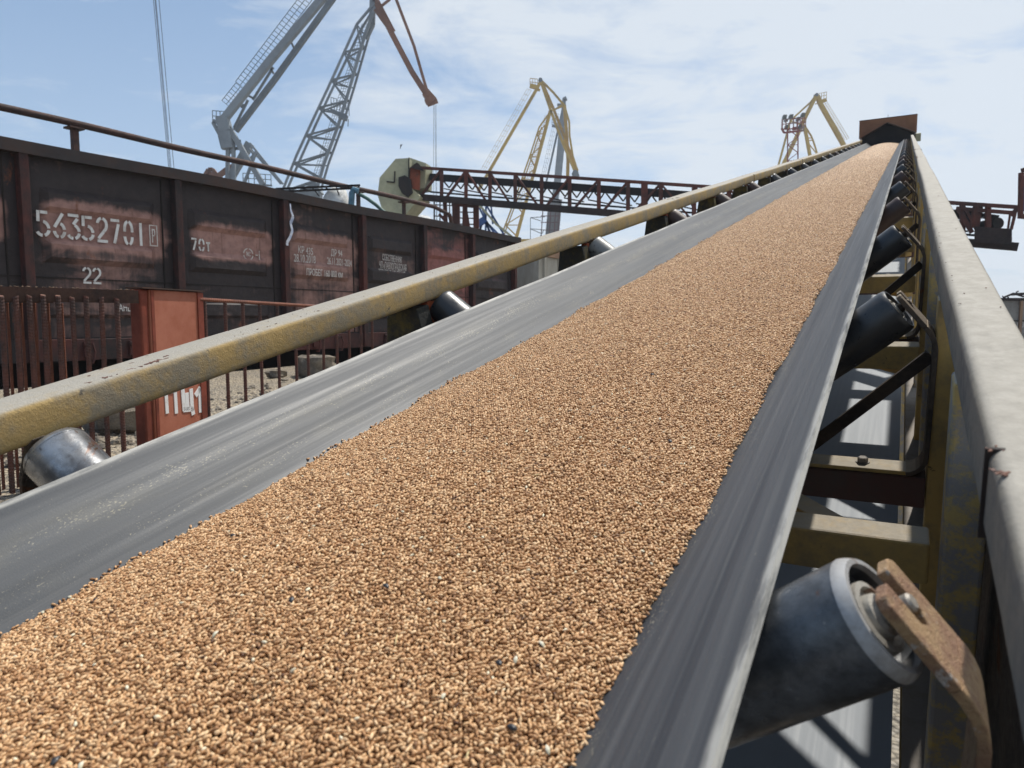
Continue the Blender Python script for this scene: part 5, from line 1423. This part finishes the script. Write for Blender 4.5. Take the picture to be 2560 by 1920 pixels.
m = MB(); pts_ = [(996, 443), (1012, 438), (1026, 447), (1030, 480), (1018, 492), (1004, 482), (996, 465)]
f_ = [at(x, y, 32.1) for x, y in pts_]; b_ = [p + Vector((0, .28, 0)) for p in f_]; n = len(pts_)
m.add(f_ + b_, [tuple(range(n)), tuple(range(2 * n - 1, n - 1, -1))] + [(i, (i + 1) % n, n + (i + 1) % n, n + i) for i in range(n)])
m.build('drive_gearbox', M_dark, tcv)
m = MB(); m.hexa([at(1024, 419, 32.2), at(1060, 428, 32.2), at(1060, 428, 32.8), at(1024, 419, 32.8), at(1042, 406, 32.2), at(1048, 410, 32.2), at(1048, 410, 32.8), at(1042, 406, 32.8)]); m.build('hood_gable', M_trussd, tcv)
# tail platform at the right end
m = MB()
def tbox(x0, y0, x1, y1, off0, off1, sk=0):
    m.hexa([tp(x0, y1, off0), tp(x1, y1 + sk, off0), tp(x1, y1 + sk, off1), tp(x0, y1, off1), tp(x0, y0, off0), tp(x1, y0 + sk, off0), tp(x1, y0 + sk, off1), tp(x0, y0, off1)])
tbox(2436, 566, 2530, 606, -.25, 1.4, 6); m.build('tail_box', M_trussd, tcv)
m = MB(); m.beam(tp(2445, 515), tp(2435, 570), .28, .12); m.beam(tp(2395, 522), tp(2430, 582), .14); m.beam(tp(2541, 520), tp(2528, 574), .07); m.beam(tp(2525, 536), tp(2520, 572), .05); m.beam(tp(2390, 521), tp(2530, 532), .12); m.beam(tp(2528, 540), tp(2544, 520), .14)
m.build('tail_frame', M_truss, tcv)
m = MB(); m.lathe(tp(2496, 558, .1), (0, 1, 0), [(0, 0), (0, .19), (.8, .19), (.8, 0)], 20); m.build('tail_pulley', M_dark, tcv)
m = MB(); 
for a, b in (((2396, 526), (2458, 540)), ((2458, 540), (2496, 545)), ((2400, 548), (2440, 556))): m.beam(tp(*a, .4), tp(*b, .4), .7, .10)
m.build('tail_belt', M_flap, tcv)
# support trestle
m = MB()
for x0, x1, w_ in ((1140, 1142, .34), (1163, 1160, .22), (1190, 1192, .26), (1112, 1120, .18)):
    m.beam(at(x0, 500, 33.4), at(x1, 690, 33.4), w_)
m.beam(at(1130, 505, 33.4), at(1196, 512, 33.4), .3); m.beam(at(1098, 535, 33.4), at(1128, 570, 33.4), .12); m.beam(at(1160, 500, 33.4), at(1176, 590, 33.4), .14)
for x in (1100, 1120, 1240):
    pass
m.build('trestle', M_truss, tcv)
m = MB()
for y in (515, 530, 545, 560, 575): m.beam(at(1145, y, 34), at(1190, y + 1, 34), .05)
for y in (512, 540, 556): m.beam(at(1085, y, 34), at(1135, y + 2, 34), .045)
for x in (1086, 1100, 1124): m.beam(at(x, 500, 34), at(x, 620, 34), .05)
m.build('trestle_ladder', M_trussd, tcv)

# blue machine between the trestle and the yellow crane
D = 45.0
bmn = thing('loading_machine', 'blue lattice loading machine half hidden behind the wagon end', 'machine', (at(1215, 800, D).x, D, 0))
m = MB()
for a, b in (((1190, 500), (1230, 590)), ((1200, 505), (1214, 545)), ((1214, 545), (1190, 560)), ((1215, 515), (1214, 590)), ((1215, 512), (1262, 590)), ((1213, 548), (1240, 590)), ((1205, 555), (1196, 600)), ((1210, 512), (1228, 510)), ((1227, 505), (1232, 560)), ((1190, 560), (1213, 545)), ((1214, 552), (1226, 590)), ((1209, 552), (1193, 590)), ((1212, 551), (1250, 590))):
    m.beam(at(*a, D), at(*b, D), .11)
seg(m, [(1193, 562), (1213, 548)], .4, D); seg(m, [(1150, 620), (1300, 620)], 1.2, D); seg(m, [(1170, 640), (1170, 840)], .5, D); seg(m, [(1280, 640), (1280, 840)], .5, D)
m.build('boom_frame', M_blue, bmn)
m = MB(); seg(m, [(1180, 504), (1205, 520), (1240, 560), (1290, 600), (1302, 608)], .12, D - 2); m.build('feed_pipe', M_hood, bmn)

# right edge: another machine's frame and a grey wagon
D = 20.0
rf = thing('steel_gantry', 'dark red steel frame hanging at the right edge of the picture', 'gantry', (at(2600, 800, D).x, D, 0))
m = MB(); m.beam(at(2553, 432, D), at(2551, 546, D), .10); m.beam(at(2548, 540, D), at(2720, 560, D), .12); m.beam(at(2556, 426, D), at(2720, 380, D), .12); m.beam(at(2700, 380, D), at(2700, 846, D), .3)
m.build('frame', M_truss, rf)
m = MB(); m.hexa([at(2558, 528, D + .1), at(2700, 545, D + .1), at(2700, 545, D + 1), at(2558, 528, D + 1), at(2558, 440, D + .1), at(2700, 400, D + .1), at(2700, 400, D + 1), at(2558, 440, D + 1)]); m.build('panel', M_blue, rf)
D = 27.0
gw = thing('grey_wagon', 'grey goods wagon with scrap on its roof at the right edge', 'wagon', (at(2650, 800, D).x, D, 0))
ztop = at(2530, 752, D).z
XL = at(2440, 800, D).x; XR = at(3000, 800, D).x
MB().box(XL, XR, D, D + 3, .9, ztop).build('wagon_body', M_wagg, gw)
MB().box(XL - .05, XR, D - .06, D + 3.05, ztop + .002, ztop + .07).build('wagon_top', M_trussd, gw)
m = MB()
for x in np.arange(XL + .35, XR, 1.25): m.box(x, x + .1, D - .08, D - .002, .9, ztop)
m.v = m.v; m.build('side_ribs', M_wagt, gw)
MB().box(XL, XR, D - .03, D - .001, at(2530, 803, D).z, at(2530, 803, D).z + .04).build('seam', M_dark, gw)
m = MB(); 
for (x0, y0), (x1, y1), w_ in (((2508, 744), (2535, 733), .06), ((2530, 736), (2570, 734), .10), ((2536, 734), (2560, 742), .06), ((2512, 748), (2506, 740), .03), ((2520, 742), (2522, 750), .04), ((2540, 731), (2546, 728), .04)):
    m.beam(at(x0, y0, D + .5), at(x1, y1, D + .5), w_)
m.box(at(2515, 750, D).x, at(2590, 750, D).x, D + .3, D + 1.0, ztop + .07, ztop + .12)
m.build('roof_scrap', M_trussd, gw)
M = Matrix.Translation((at(2537, 818, D).x, D - .05, at(2537, 818, D).z)) @ Matrix.Rotation(R(90), 4, 'X')
place_text('103', at(2537, 805, D).z - at(2537, 818, D).z, M, M_whitef, gw, xs=.8)
for x in (XL + 1.2, XL + 3, XR - 2):
    MB().lathe((x, D + .4, .48), (0, 1, 0), [(0, 0), (0, .475), (.15, .475), (.15, 0)], 20).build('wheel', M_dark, gw)
MB().box(XL, XR, D + .6, D + 2.4, .5, .898).build('underframe', M_dark, gw)

# gull
q = at(1002, 366, 40)
m = MB(); m.beam(q + Vector((0, 0, .10)), q - Vector((.02, 0, .10)), .05, .05, w2=.02, h2=.02); m.beam(q, q + Vector((.07, .1, .14)), .05, .02, w2=.02); m.beam(q, q + Vector((-.05, .1, -.10)), .05, .02, w2=.02)
o = m.build('gull', M_dark); tag(o, 'tiny dark bird flying in the sky above the cream hood', 'bird')

# ------------------------------------------------------------------ haze
hz = MB().box(-395, 395, -60, 485, -1.0, 70).build('haze', None)
struct(hz, 'stuff')
hm_ = bpy.data.materials.new('haze_air'); hm_.use_nodes = True
ht = hm_.node_tree
for n_ in list(ht.nodes): ht.nodes.remove(n_)
ho_ = ht.nodes.new('ShaderNodeOutputMaterial'); hv = ht.nodes.new('ShaderNodeVolumePrincipled')
hv.inputs['Color'].default_value = (0.80, 0.88, 1.0, 1); hv.inputs['Density'].default_value = 0.0007; hv.inputs['Anisotropy'].default_value = 0.2
ht.links.new(hv.outputs[0], ho_.inputs['Volume'])
hz.data.materials.append(hm_)
